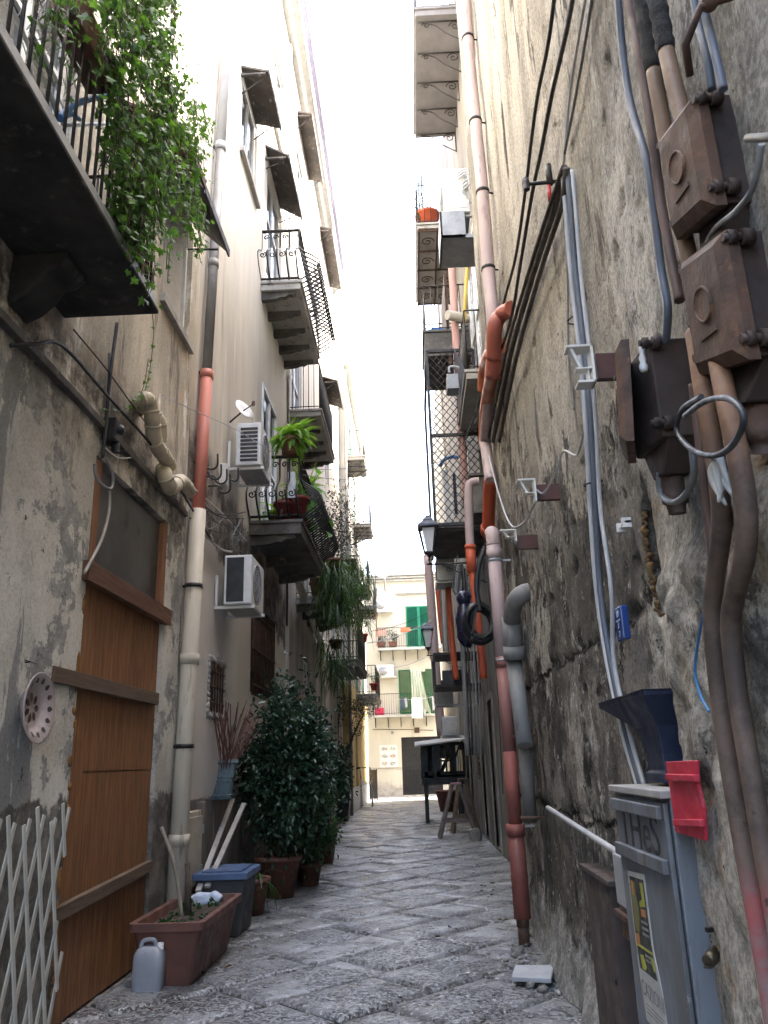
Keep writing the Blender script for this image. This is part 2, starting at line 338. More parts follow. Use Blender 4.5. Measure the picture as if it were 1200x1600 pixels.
# ---------------- ground ----------------
def ground():
    g=MB(); g.quad((-400,-400,-.03),(400,-400,-.03),(400,400,-.03),(-400,400,-.03))
    n=NT('joint_dirt',rough=.95,spec=.15); n.col(n.mix(n.noise(5,6,.7),(.02,.019,.017),(.045,.042,.037))); n.bump(n.noise(30,5,.7),.6,.02)
    tag(obj('ground',g,n.mat),kind='structure')
    p=MB(); rnd=random.Random(3); s2=math.sqrt(.5)
    def w2(u,v): return (u*s2-v*s2, u*s2+v*s2)       # courses run at 45 degrees to the alley
    v=-14.0
    while v<34:
        wv=rnd.uniform(.50,.70); u=-8+rnd.uniform(0,.6)
        while u<38:
            lu=rnd.uniform(.72,1.25); cx,cy=w2(u+lu/2,v+wv/2)
            if -2.9<cx<2.1 and 1.5<cy<46 or (cy>34 and -12<cx<12 and cy<46):
                gap=random.uniform(.007,.013); far=cy>17
                nu,nv=(3,3) if far else (14,10)
                if 8<cy<=17: nu,nv=(9,6)
                tz=rnd.uniform(-.008,.008); ta=rnd.uniform(-.014,.014); tb=rnd.uniform(-.016,.016); vs=[]; q=rnd.uniform(0,50)
                us=[0,.018]+[lu*(i+1)/(nu-1) for i in range(nu-2)]+[lu-.018,lu]; vv=[0,.018]+[wv*(i+1)/(nv-1) for i in range(nv-2)]+[wv-.018,wv]
                for a in us:
                    for b in vv:
                        e=min(a,b,lu-a,wv-b); x,y=w2(u+gap+a*(lu-2*gap)/lu,v+gap+b*(wv-2*gap)/wv)
                        x+=mn.noise((u*3+a*4,v*3,1.7))*.009*(1 if e<.02 else 0); y+=mn.noise((v*3+b*4,u*2,5.1))*.009*(1 if e<.02 else 0)
                        z=tz+ta*(a-lu/2)+tb*(b-wv/2)-(.03 if e<.001 else (.004 if e<.019 else 0))
                        z+=mn.fractal((x*6,y*6,q),1,2,3)*.0022-max(0,.03-e)*.22
                        vs.append((x,y,z))
                W=len(vv); p.add(vs,[(i*W+j,(i+1)*W+j,(i+1)*W+j+1,i*W+j+1) for i in range(len(us)-1) for j in range(W-1)],True)
            u+=lu
        v+=wv
    n=NT('worn_lava_stone',rough=.5,spec=.5)
    c=n.mix(n.rng(n.noise(1.1,6,.65),.35,.65),(.27,.27,.265),(.175,.175,.172))
    c=n.mix(n.rng(n.noise(2.2,7,.7,off=12),.56,.68),c,(.16,.157,.15))
    wet=n.rng(n.noise(.55,6,.62,off=91),.52,.62)
    c=n.mix(n.m('MULTIPLY',wet,.55),c,(.085,.085,.083))
    pit=n.rng(n.noise(36,5,.75,off=8),.51,.59)
    pit=n.m('MULTIPLY',pit,n.rng(n.noise(2.4,4,.6,off=18),.40,.56))
    c=n.mix(n.rng(n.noise(36,5,.78,off=3),.535,.60),c,(.43,.432,.43))  # pale flecks paint in glints off the chiselled stone
    c=n.mix(pit,c,(.06,.058,.055))
    c=n.mix(n.rng(n.noise(5,8,.8,off=28),.68,.72),c,(.07,.067,.062))
    n.col(c); n.rough(n.rng(n.noise(6,6,.7),.35,.68,.24,.54))
    n.bump(n.m('ADD',n.m('MULTIPLY',n.noise(14,6,.66),.7),n.m('ADD',n.m('MULTIPLY',pit,-1.1),n.m('MULTIPLY',n.noise(60,3,.6,off=44),.35))),.95,.014)
    tag(obj('stone_paving',p,n.mat),kind='structure')
ground()
# ---------------- building helpers ----------------
def facade(mb,x,sg,y0,y1,z0,z1,holes=(),depth=.22,step=.5,disp=None,back=7,zfine=None):
    def cuts(a,b,ex,st,lim=None):
        e=sorted(set([a,b]+[k for k in ex if a<k<b])); out=[]
        for i in range(len(e)-1):
            k=max(1,round((e[i+1]-e[i])/(st if lim is None or e[i]<lim else .6))); out+=[e[i]+(e[i+1]-e[i])*j/k for j in range(k)]
        return out+[e[-1]]
    ys=cuts(y0,y1,[h[0] for h in holes]+[h[1] for h in holes],step)
    zs=cuts(z0,z1,[h[2] for h in holes]+[h[3] for h in holes]+([zfine] if zfine else []),step,zfine)
    vs=[]; W=len(zs)
    for y in ys:
        for z in zs:
            d=0
            if disp:
                d=disp(y,z); e=1
                for h in holes:
                    q=math.hypot(max(h[0]-y,0,y-h[1]),max(h[2]-z,0,z-h[3])); e=min(e,q/.12)
                d*=e
            vs.append((x+sg*d,y,z))
    fs=[]
    for i in range(len(ys)-1):
        for j in range(W-1):
            cy=(ys[i]+ys[i+1])/2; cz=(zs[j]+zs[j+1])/2
            if any(h[0]<cy<h[1] and h[2]<cz<h[3] for h in holes): continue
            fs.append((i*W+j,(i+1)*W+j,(i+1)*W+j+1,i*W+j+1))
    mb.add(vs,fs,bool(disp))
    for a,b,c,d in holes:
        q=x-sg*depth
        mb.quad((x,a,c),(x,a,d),(q,a,d),(q,a,c)); mb.quad((x,b,c),(x,b,d),(q,b,d),(q,b,c))
        mb.quad((x,a,c),(x,b,c),(q,b,c),(q,a,c)); mb.quad((x,a,d),(x,b,d),(q,b,d),(q,a,d))
    q=x-sg*back
    mb.quad((x,y0,z1),(x,y1,z1),(q,y1,z1),(q,y0,z1)); mb.quad((x,y0,z0),(x,y0,z1),(q,y0,z1),(q,y0,z0))
    mb.quad((x,y1,z0),(x,y1,z1),(q,y1,z1),(q,y1,z0)); mb.quad((q,y0,z0),(q,y1,z0),(q,y1,z1),(q,y0,z1))
def window(b,x,sg,y0,y1,z0,z1,fm,dep=.14,fw=.06,mull=1,bars=0,pm=None):
    q=x-sg*dep; w=MB(); t=sg*.05
    w.box(q,q+t,y0,y0+fw,z0,z1); w.box(q,q+t,y1-fw,y1,z0,z1); w.box(q,q+t,y0+fw,y1-fw,z0,z0+fw); w.box(q,q+t,y0+fw,y1-fw,z1-fw,z1)
    for i in range(mull):
        m=y0+(y1-y0)*(i+1)/(mull+1); w.box(q+t*.1,q+t*.9,m-fw*.5,m+fw*.5,z0+fw,z1-fw)
    for i in range(bars):
        m=z0+(z1-z0)*(i+1)/(bars+1); w.box(q+t*.15,q+t*.8,y0+fw,y1-fw,m-fw*.35,m+fw*.35)
    f=obj('window',w,fm,b)
    g=MB(); g.box(q-sg*.01,q+sg*.012,y0+.01,y1-.01,z0+.01,z1-.01); obj('pane',g,pm or MT['glass'],f)
    return f
def shutter(b,x0,y0,y1,z0,z1,mat,axis='y',th=.04,name='shutter'):
    s=MB(); fw=.06
    def bx(a0,a1,c0,c1,t0=0,t1=th):
        if axis=='y': s.box(x0+t0,x0+t1,a0,a1,c0,c1)      # panel in the y-z plane
        else: s.box(a0,a1,x0+t0,x0+t1,c0,c1)              # panel in the x-z plane
    bx(y0,y0+fw,z0,z1); bx(y1-fw,y1,z0,z1)
    h=z1-z0
    for c in (z0,z0+h*.42,z1-fw): bx(y0+fw,y1-fw,c,c+fw)
    k=int(h/.055)
    for i in range(k):
        c=z0+fw+(h-2*fw)*(i+.3)/k
        if axis=='y': s.bar((x0+th*.5,y0+fw,c),(x0+th*.5,y1-fw,c),.034,.012,(.6,0,1))
        else: s.bar((y0+fw,x0+th*.5,c),(y1-fw,x0+th*.5,c),.034,.012,(0,-.6,1))
    return obj(name,s,mat,b)
def path_pts(x,sg,out,y0,y1,inset=.03):
    xo=x+sg*(out-inset); return [V((x,y0+inset,0)),V((xo,y0+inset,0)),V((xo,y1-inset,0)),V((x,y1-inset,0))]
def railing(b,x,sg,out,y0,y1,z,h=.95,sp=.11,r=.008,belly=0,mat=None,name='railing',scrolls=False,parent=None,sides=(0,1,2)):
    m=MB(); P=path_pts(x,sg,out,y0,y1); nm=[V((0,-1,0)),V((sg,0,0)),V((0,1,0))]
    prof=lambda t: math.sin(min(1,t/.62)*math.pi)**1.1*(1 if t<.62 else 0)
    for k in sides:
        a,c=P[k],P[k+1]; L=(c-a).length; cnt=max(1,int(L/sp))
        m.tube([a+V((0,0,z+h)),c+V((0,0,z+h))],r*1.7,6); m.tube([a+V((0,0,z+.07)),c+V((0,0,z+.07))],r*1.3,6)
        for i in range(cnt+1):
            p=a.lerp(c,i/cnt)
            if belly: 
                m.tube([p+nm[k]*belly*prof(t/12)+V((0,0,z+.02+(h-.02)*t/12)) for t in range(13)],r,5)
            else: m.tube([p+V((0,0,z)),p+V((0,0,z+h))],r,5)
            if scrolls and i<cnt:
                d=(c-a).normalized(); q=a.lerp(c,(i+.5)/cnt)+V((0,0,z+h-.12)); m.tube(scroll(q,d,V((0,0,1)),.05,1.3,0,1,14),r*.7,4)
                q=a.lerp(c,(i+.5)/cnt)+nm[k]*belly*.85+V((0,0,z+h*.33)); m.tube(scroll(q,d,V((0,0,1)),.06,1.4,1,-1,14),r*.7,4)
    return obj(name,m,mat or MT['iron'],parent or b)
def balcony(b,x,sg,out,y0,y1,z,th=.1,mat=None,ncorb=0,corbmat=None,rail=True,iron=False,**kw):
    s=MB(); s.box(x,x+sg*out,y0,y1,z,z+th); s.box(x,x+sg*(out+.03),y0-.03,y1+.03,z+th,z+th+.05)
    o=obj('balcony',s,mat or MT['slab'],b,.006)
    for i in range(ncorb):
        y=y0+.12+(y1-y0-.24)*i/max(1,ncorb-1); c=MB()
        if iron:
            c.tube([(x,y,z-.02),(x+sg*out*.95,y,z-.02)],.014,5); c.tube([(x+.01*sg,y,z-.02),(x+.01*sg,y,z-.5)],.012,5)
            c.tube(spline([(x+sg*.02,y,z-.48),(x+sg*out*.35,y,z-.3),(x+sg*out*.6,y,z-.1),(x+sg*out*.85,y,z-.05)],6),.01,5)
            c.tube(scroll((x+sg*.14,y,z-.14),(sg,0,0),(0,0,1),.11,1.5),.009,5); c.tube(scroll((x+sg*out*.78,y,z-.1),(sg,0,0),(0,0,1),.07,1.4),.008,5)
        else:
            pr=[(0,0),(out*.86,0),(out*.86,-.04),(out*.78,-.06),(out*.7,-.05),(out*.6,-.095),(out*.5,-.09),(out*.35,-.125),(0,-.14)]
            c.prism([(x+sg*a,y-.05,z+c2) for a,c2 in pr],(0,.10,0))
        obj('bracket',c,corbmat or MT['darkslab'],o)
    if rail: railing(b,x,sg,out,y0,y1,z+th+.05,parent=o,**kw)
    return o
def canopy(b,x,sg,out,y0,y1,z,drop=.12,th=.04,mat=None,name='canopy'):
    c=MB(); c.prism([(x,y0,z),(x+sg*out,y0,z-drop),(x+sg*out,y0,z-drop-th),(x,y0,z-th)],(0,y1-y0,0))
    c.box(x+sg*out,x+sg*(out+.02),y0,y1,z-drop-th-.05,z-drop+.01)
    c.box(x,x+sg*out*.9,y0,y0+.05,z-drop-th-.03,z-drop-th)
    for y in (y0+.1,y1-.1): c.tube([(x,y,z-.45),(x+sg*out*.8,y,z-drop-.05)],.012,5)
    return obj(name,c,mat or MT['canopy'],b)
LX=-2.25; RX=1.0; R2X=1.35
# ---------------- left: near building ----------------
def dl1(y,z): return mn.fractal((y*1.1,z*1.1,3.3),1,2,4)*.012+(.03*max(0,min(1,(1.25-z)*6)) if y<5.3 else 0)*mn.noise((y*4,z*4,1))
b1=thing('apartment_building','near left building with tall brown plank door, stained plaster and ivy covered balcony','building',(LX-3,2,0))
h1=[(5.4,7.18,0,3.72),(6.62,7.55,5.82,7.25),(3.35,4.5,4.6,7.0)]
m=MB(); facade(m,LX,1,-1.6,7.74,0,12.2,h1,.26,.12,dl1,zfine=8); obj('wall',m,MT['L1'],b1)  # unseen top cut low and near end short to let sky light in
m=MB(); m.box(LX-.02,LX+.045,-1.6,7.66,3.93,3.985); obj('string_course',m,MT['darkslab'],b1,.004)
d=MB(); xs=LX-.03
d.box(xs-.04,xs+.012,5.42,5.66,.02,2.84); d.box(xs-.04,xs,5.665,7.16,.02,1.50); d.box(xs-.04,xs+.004,5.665,7.16,1.504,2.84)
door=obj('plank_door',d,MT['wood'],b1,.004)
q=MB(); q.box(xs+.01,xs+.085,5.30,7.26,2.76,2.90); obj('lintel_board',q,M('brown_batten',(.12,.055,.028),(.08,.037,.02),6,.65,bump=.3,str_=(1,.3,6)),door,.004)
bm=M('grey_batten',(.125,.085,.056),(.085,.056,.037),6,.75,bump=.3,str_=(1,.3,6))
q=MB(); q.bar((xs+.03,4.98,2.09),(xs+.03,7.1,2.09),.05,.10); obj('batten',q,bm,door,.003)
q=MB(); q.bar((xs+.03,5.1,.66),(xs+.03,7.18,.74),.05,.085); obj('batten',q,bm,door,.003)
op=M('orange_brown_post',(.27,.12,.055),(.19,.08,.035),6,.6,bump=.3,str_=(6,6,.5))
for a in (5.41,7.06):
    q=MB(); q.box(xs-.03,xs+.03,a,a+.11,2.9,3.70); obj('door_post',q,op,door,.004)
g=MB(); g.box(xs-.03,xs-.015,5.5,7.08,2.88,3.70)
gm=NT('dirty_dark_pane',rough=.35,spec=.5); cc=gm.mix(gm.rng(gm.noise(2.2,6,.65),.35,.7),(.032,.032,.031),(.085,.083,.078)); cc=gm.mix(gm.rng(gm.noise(3.2,4,.5,1,1.6,.8,off=4),.66,.69),cc,(.008,.008,.008)); gm.col(cc)
obj('pane',g,gm.mat,door)
fo=M('expanding_foam',(.26,.125,.035),(.15,.065,.02),9,.8,bump=.6,bd=.02)
q=MB()
for i in range(34):
    z=.15+i*.079; 
    if random.random()<.45: continue
    q.ball((xs+.03,5.385+random.uniform(-.03,.015),z),.014,random.uniform(.008,.03),random.uniform(.02,.075),9,6,.4)
obj('foam_seal',q,fo,door)
window(b1,LX,1,6.64,7.53,5.84,7.23,MT['white'],.10,.05,0,0,M('white_roller_blind',(.5,.49,.45),(.42,.41,.38),3,.7,str_=(1,1,5)))
window(b1,LX,1,3.37,4.48,4.62,6.98,MT['white'],.12,.06,1,2)
m=MB(); m.box(LX-.02,LX+.05,6.56,7.62,5.74,5.82); obj('window_sill',m,MT['slab'],b1,.004)
canopy(b1,LX,1,.42,6.42,7.45,7.32,.42,.03,M('black_canopy_sheet',(.035,.035,.037),(.06,.058,.055),4,.6))
canopy(b1,LX,1,.55,5.25,5.95,6.85,.30,.03,M('brown_canopy_sheet',(.085,.045,.035),(.055,.03,.025),4,.7,str_=(1,14,1)),'canopy')
# big ivy balcony
s=MB(); zb=4.42; xo=-1.655; yf=4.68
s.prism([(LX,-1.5,zb),(xo+.05,-1.5,zb),(xo+.05,-1.5,zb+.03),(xo,-1.5,zb+.06),(xo,-1.5,zb+.13),(LX,-1.5,zb+.13)],(0,yf+1.5,0))
bal=obj('balcony',s,MT['soot'],b1,.01)
s=MB(); s.box(xo,xo+.014,-1.5,yf+.01,zb+.05,zb+.15); obj('slab_edge',s,MT['zinc'],bal)
for y in (.6,2.2,3.95):
    c=MB(); pr=[(0,.0),(.34,.0),(.34,-.05),(.3,-.1),(.22,-.12),(.18,-.2),(.1,-.28),(0,-.33)]
    c.prism([(LX+a,y,zb+k) for a,k in pr],(0,.26,0)); obj('bracket',c,MT['soot'],bal,.02)
rl=MB(); 
for i in range(62):
    y=-1.4+i*.1; rl.tube([(xo-.03,y,zb+.1),(xo-.03,y,zb+1.12)],.0095,6)
for i in range(6): rl.tube([(LX+.1*i+.06,yf-.03,zb+.1),(LX+.1*i+.06,yf-.03,zb+1.12)],.0095,6)
for z in (.2,1.12):
    rl.tube([(xo-.03,-1.5,zb+z),(xo-.03,yf-.03,zb+z)],.014,6); rl.tube([(xo-.03,yf-.03,zb+z),(LX,yf-.03,zb+z)],.014,6)
obj('railing',rl,MT['iron'],bal)
# ---------------- left: middle building ----------------
b2=thing('apartment_building','left building in pinkish plaster with curved iron balconies behind the cream drainpipe','building',(LX-3,11,0))
h2=[(8.93,9.6,2.1,2.64),(11.2,13.05,2.48,3.72),(11.7,13.1,4.85,7.5),(11.9,13.5,9.15,12.0),(9.75,10.9,10.35,11.8),(12.4,13.6,13.4,15.4)]
m=MB(); facade(m,LX,1,7.74,14.4,0,17.6,h2,.24,.25,lambda y,z: mn.fractal((y*1.2,z*.9,8.3),1,2,4)*.012,zfine=6); obj('wall',m,MT['L2'],b2)
m=MB()
for i in range(18):
    y=8.62+i*.14+random.uniform(-.02,.02); hh=1.2+random.uniform(-.02,.015)
    m.box(LX-.02,LX+.075+random.uniform(-.01,.01),y,y+.14,0,hh)
obj('plinth',m,M('dark_broken_plinth',(.16,.135,.115),(.075,.064,.055),3,.9,bump=.7,bd=.02,str_=(1,1,.5)),b2,.02)
# meter cupboard
m=MB(); m.box(LX-.02,LX+.05,7.9,8.62,.36,1.1); cb=obj('meter_cupboard',m,MT['cream'],b2,.01)
m=MB(); m.box(LX+.05,LX+.075,7.95,8.57,.42,1.05); obj('door',m,M('cream_metal_door',(.42,.38,.30),(.34,.3,.24),4,.5,bump=.1),cb,.006)
m=MB()
for z in (.55,.92): m.box(LX+.07,LX+.09,8.54,8.585,z-.04,z+.04)
obj('hinge',m,MT['zinc'],cb)
window(b2,LX,1,8.95,9.58,2.12,2.62,MT['oldwood'],.16,.05,1,1)
m=MB()
for i in range(6): m.tube([(LX+.0,8.96+.125*i,2.06),(LX+.0,8.96+.125*i,2.68)],.011,5)
for z in (2.2,2.37,2.54): m.tube([(LX+.01,8.9,z),(LX+.01,9.63,z)],.011,5)
obj('window_grille',m,MT['rustiron'],b2)
m=MB()
for (a,b_,c,d_) in ((8.86,8.93,2.06,2.68),(9.6,9.67,2.04,2.68),(8.86,9.67,2.02,2.1),(8.86,9.67,2.64,2.71)):
    k=int(max(b_-a,d_-c)/.06)
    for i in range(k):
        t=(i+.5)/k; y=a+(b_-a)*(t if b_-a>d_-c else .5); z=c+(d_-c)*(t if d_-c>=b_-a else .5)
        m.ball((LX+.0,y,z),.025,random.uniform(.03,.05),random.uniform(.03,.05),7,5,.3)
obj('rough_surround',m,MT['slab'],b2)
window(b2,LX,1,11.22,13.03,2.5,3.7,MT['oldwood'],.2,.07,2,2,MT['dark'])
m=MB()
for i in range(15): m.tube([(LX+.02,11.25+.127*i,2.45),(LX+.02,11.25+.127*i,3.75)],.011,5)
for z in (2.6,3.1,3.6): m.bar((LX+.02,11.2,z),(LX+.02,13.06,z),.03,.03)
obj('window_grille',m,MT['rustiron'],b2)
window(b2,LX,1,11.72,13.08,4.87,7.48,MT['white'],.03,.08,1,1)
window(b2,LX,1,11.92,13.48,9.17,11.98,MT['white'],.1,.08,1,2)
window(b2,LX,1,9.77,10.88,10.37,11.78,MT['white'],.08,.07,1,0)
window(b2,LX,1,12.42,13.58,13.42,15.38,MT['white'],.1,.07,1,1)
for (a,c,e) in ((9.65,10.98,10.32),(12.3,13.7,13.36)):
    m=MB(); m.box(LX-.02,LX+.07,a,c,e-.09,e); obj('window_sill',m,MT['slab'],b2,.004)
canopy(b2,LX,1,.42,9.6,10.75,11.78,.12); canopy(b2,LX,1,.42,11.6,13.3,12.1,.25)
balcony(b2,LX,1,.66,11.45,14.05,9.0,.11,MT['slab'],5,h=1.0,sp=.13,r=.016,belly=.36,scrolls=True)
balcony(b2,LX,1,.74,10.95,13.7,4.66,.16,MT['darkslab'],3,h=.98,sp=.12,r=.015,belly=.32,scrolls=True)
m=MB(); m.box(LX-.02,LX+.05,14.32,14.42,0,17.5); obj('corner_strip',m,M('white_strip',(.6,.58,.54),(.5,.48,.44),3,.8),b2)
m=MB(); m.tube([(LX+.03,14.28,3.9),(LX+.03,14.3,8.9)],.018,6); obj('wall_conduit',m,MT['black'],b2)
# niche
m=MB(); m.box(LX+.002,LX+.012,14.6,15.2,1.4,3.95); obj('painted_niche',m,M('mauve_paint',(.3,.25,.235),(.26,.21,.2),3,.85),b2)
# ---------------- left: white building and eaves ----------------
b3=thing('apartment_building','pale left building beyond the curved balconies with white drain and straight railings','building',(LX-3,20,0))
h3=[(16.7,17.75,2.85,3.65),(14.9,16.4,8.2,10.6),(16.4,17.6,4.8,7.2),(21.2,22.4,9.3,11.6),(18.8,20.2,12.7,14.8),(15.4,16.6,13.2,15.6),(22.6,23.8,4.3,6.7)]
m=MB(); facade(m,LX,1,14.42,26,0,17.6,h3,.22,.5); obj('wall',m,MT['L3'],b3)
for h in h3: window(b3,LX,1,h[0]+.02,h[1]-.02,h[2]+.02,h[3]-.02,MT['white'],.1,.07,1,1)
balcony(b3,LX,1,.66,14.35,17.0,8.02,.1,MT['slab'],5,h=1.0,sp=.1,r=.008)
balcony(b3,LX,1,.68,15.6,18.5,4.55,.1,MT['slab'],4,h=.95,sp=.1,r=.008)
balcony(b3,LX,1,.82,21.9,25.4,4.0,.16,MT['darkslab'],0,h=1.0,sp=.12,r=.01)
canopy(b3,LX,1,.4,21.0,22.9,12.3,.15); canopy(b3,LX,1,.35,15.6,18.0,16.7,.1); canopy(b3,LX,1,.35,20.4,23.6,17.0,.1)
m=MB(); m.prism([(LX-.3,8.2,17.4),(LX+.12,8.2,17.4),(LX+.2,8.2,17.52),(LX+.32,8.2,17.58),(LX+.36,8.2,17.72),(LX-.3,8.2,17.9)],(0,16.6,0)); obj('eaves_cornice',m,MT['dimwhite'],b3)
m=MB(); m.tube([(LX+.44,8.2,17.66),(LX+.44,24.8,17.62)],.07,8); obj('roof_gutter',m,M('violet_fringe_gutter',(.22,.21,.32),(.3,.3,.4),4,.5),b3)  # violet tint puts the purple fringe of the bright roof edge into the colour
# ---------------- left: cream and yellow building at the end ----------------
X4=-2.05
b4=thing('apartment_building','farthest left building with yellow ground floor and pale green shutters','building',(X4-3,31,0))
h4=[(26.8,28.1,11.9,14.6),(30,31.2,10.5,12.6),(30.6,31.8,7.3,9.6),(29.6,31,4.0,6.3),(33.2,34.4,4.0,6.3),(27.2,28.2,7.3,9.4),(28.6,29.5,.05,2.5)]
m=MB(); facade(m,X4,1,26.03,36.2,0,15.6,h4,.2,.6); obj('wall',m,MT['L4'],b4)
for h in h4[:-1]: window(b4,X4,1,h[0]+.02,h[1]-.02,h[2]+.02,h[3]-.02,MT['green'] if h[2]<5 else MT['paleg'],.1,.07,1,1)
m=MB(); m.box(X4-.16,X4-.12,28.62,29.48,.02,2.48); obj('door',m,MT['oldwood'],b4)
shutter(b4,X4+.03,25.95,26.75,11.95,14.6,MT['paleg']); shutter(b4,X4+.03,28.15,28.95,11.95,14.6,MT['paleg'])
m=MB(); m.box(X4-.02,X4+.03,26.08,36.15,0,.75); obj('plinth',m,MT['zinc'],b4)
m=MB(); m.prism([(X4-.3,26.06,15.3),(X4+.2,26.06,15.3),(X4+.35,26.06,15.5),(X4+.35,26.06,15.7),(X4-.3,26.06,15.9)],(0,10.1,0)); obj('eaves_cornice',m,MT['dimwhite'],b4)
m=MB(); m.prism([(X4-.05,23.2,4.2),(X4+.16,23.2,4.2),(X4+.16,23.2,4.08),(X4-.05,23.2,3.9)],(0,0.01,0))
balcony(b4,X4,1,.68,25.9,27.7,11.55,.1,MT['slab'],4,None,True,True,h=.95,sp=.12,r=.007)
balcony(b4,X4,1,.65,29.6,31.5,10.2,.1,MT['slab'],4,MT['iron'],True,True,h=.95,sp=.12,r=.007)
balcony(b4,X4,1,.72,30.2,32.4,7.1,.1,MT['slab'],4,MT['iron'],True,True,h=1.0,sp=.1,r=.009)
balcony(b4,X4,1,.66,26.6,28.6,7.15,.1,MT['slab'],3,MT['iron'],True,True,h=1.0,sp=.1,r=.009)
balcony(b4,X4,1,.74,29.2,33.0,3.72,.1,MT['slab'],0,MT['iron'],True,True,h=1.0,sp=.12,r=.009)
# ---------------- right: near rough building ----------------
CHASE=[(3.22,2.02),(3.3,2.2),(3.28,2.42),(3.2,2.60),(3.1,2.52),(3.06,2.3),(3.08,2.05)]
def inpoly(p,poly):
    x,y=p; r=False
    for i in range(len(poly)):
        a,b=poly[i],poly[i-1]
        if (a[1]>y)!=(b[1]>y) and x<(b[0]-a[0])*(y-a[1])/(b[1]-a[1])+a[0]: r=not r
    return r
def dr1(y,z):
    f=mn.fractal((y*1.3,z*.9,1.3),1,2,5)*.018+mn.fractal((y*6,z*6,9.1),1,2,4)*.005+max(0,3.3-y)*.11
    p=mn.noise((y*8,z*8,4.2)); f-=max(0,p-.42)*.12
    # lumpy stone bedding standing proud low beside the cabinet
    w_=.10*mn.noise((z*3,2,2))+.05*mn.noise((z*9,5,2))
    e=1/(1+math.exp(min(60,(y-2.93-w_)*60)))/(1+math.exp(min(60,(z-2.10-.12*mn.noise((y*3,0,3)))*40)))
    f+=e*(.055+.05*mn.fractal((y*5,z*5,6.6),1,2,5)*(1 if z>1.35 else .4))
    if z<.55: f+=(.55-z)**1.4*.34*max(0,.55+mn.noise((y*1.7,z*3,2.2)))
    for zc in (2.1,1.14):
        j=abs(z-zc-.10*mn.noise((y*2,zc,1)))
        if j<.05 and y>3.2: f-=(.05-j)*.55*max(0,mn.noise((y*1.2,4,zc))+.6)
    if inpoly((y,z),CHASE): f-=.15
    return f
b5=thing('apartment_building','near right building of dark pitted stone and peeling plaster carrying rusty boxes','building',(RX+3,3,0))
m=MB(); facade(m,RX,-1,-1.6,8.7,0,12.4,[],.2,.034,dr1,zfine=6.2); obj('wall',m,MT['R1'],b5)  # height above the view kept low so more skylight reaches the alley
# foam along the edge of the broken chase
c=MB()
pt=[V((RX+.004+random.uniform(-.012,.012),3.235+.05*math.sin(.0088*i*5)+random.uniform(-.012,.010),2.03+.0088*i)) for i in range(52)]
c.tube(pt,[random.uniform(.004,.016) for _ in pt],7)
obj('foam_seal',c,M('old_yellow_foam',(.20,.12,.05),(.11,.06,.025),16,.9,bump=.6,bd=.01,c3=(.30,.24,.14)),b5)
# ---------------- right: middle and far buildings ----------------
b6=thing('apartment_building','right building with caged balconies, air conditioners and many pipes','building',(R2X+3,16,0))
h6=[(11.2,13.2,7.2,10.2),(9.3,10.3,1.9,2.9),(11.6,12.6,.1,2.3),(14.2,15.1,.05,2.5),(16.4,17.2,.05,2.6),(20.0,21.0,.05,2.6),(15.4,16.8,9.3,11.6),(15.8,17.0,5.8,7.9),(17.8,18.7,1.1,2.3)]
m=MB(); facade(m,R2X,-1,8.7,24,0,17,h6,.22,.3,lambda y,z: mn.fractal((y*1.3,z*.7,5.3),1,2,4)*.02,zfine=6); obj('wall',m,MT['R2'],b6)
window(b6,R2X,-1,11.22,13.18,7.22,10.18,MT['white'],.02,.09,1,1,M('pale_curtained_glass',(.55,.56,.6),(.45,.46,.5),3,.2))
for h in h6[6:8]: window(b6,R2X,-1,h[0]+.02,h[1]-.02,h[2]+.02,h[3]-.02,MT['white'],.08,.07,1,1)
window(b6,R2X,-1,9.32,10.28,1.92,2.88,MT['oldwood'],.1,.06,0,0,MT['dark'])
for h in (h6[2],h6[3],h6[4],h6[5]):
    m=MB(); n=4
    for i in range(n):
        a=h[0]+(h[1]-h[0])*i/n; m.box(R2X+.09,R2X+.12,a+.004,a+(h[1]-h[0])/n-.004,h[2],h[3])
    dd=obj('door',m,MT['oldwood'],b6,.004)
    m=MB(); m.box(R2X-.02,R2X+.05,h[0]-.12,h[0],0,h[3]+.1); m.box(R2X-.02,R2X+.05,h[1],h[1]+.12,0,h[3]+.1); m.box(R2X-.02,R2X+.05,h[0],h[1],h[3],h[3]+.12)
    obj('door_surround',m,M('worn_stone_jamb',(.30,.285,.255),(.2,.19,.17),4,.85,bump=.5),b6,.01)
window(b6,R2X,-1,17.82,18.68,1.12,2.28,MT['oldwood'],.06,.06,0,9,MT['dark'])
m=MB(); m.box(R2X-.07,R2X+.05,8.72,9.1,0,5.2); obj('pilaster',m,MT['R3'],b6)
m=MB(); m.box(R2X-.03,R2X+.02,11.25,11.5,.45,2.55); obj('pale_board',m,M('pale_marble_slab',(.5,.51,.47),(.4,.42,.39),3,.4),b6)
m=MB(); m.box(R2X-.04,R2X+.02,10.2,11.1,-.02,.42)
vt=obj('vent_frame',m,MT['zinc'],b6)
m=MB()
for i in range(9): m.bar((R2X-.05,10.24,.03+i*.043),(R2X-.05,11.06,.03+i*.043),.03,.012,(-.6,0,1))
obj('vent_louvre',m,MT['black'],vt)
m=MB()
for i in range(16): m.bar((R2X-.012,9.32+.06*i,1.95),(R2X-.012,9.32+.06*i,2.85),.02,.02)
obj('window_grille',m,MT['iron'],b6)
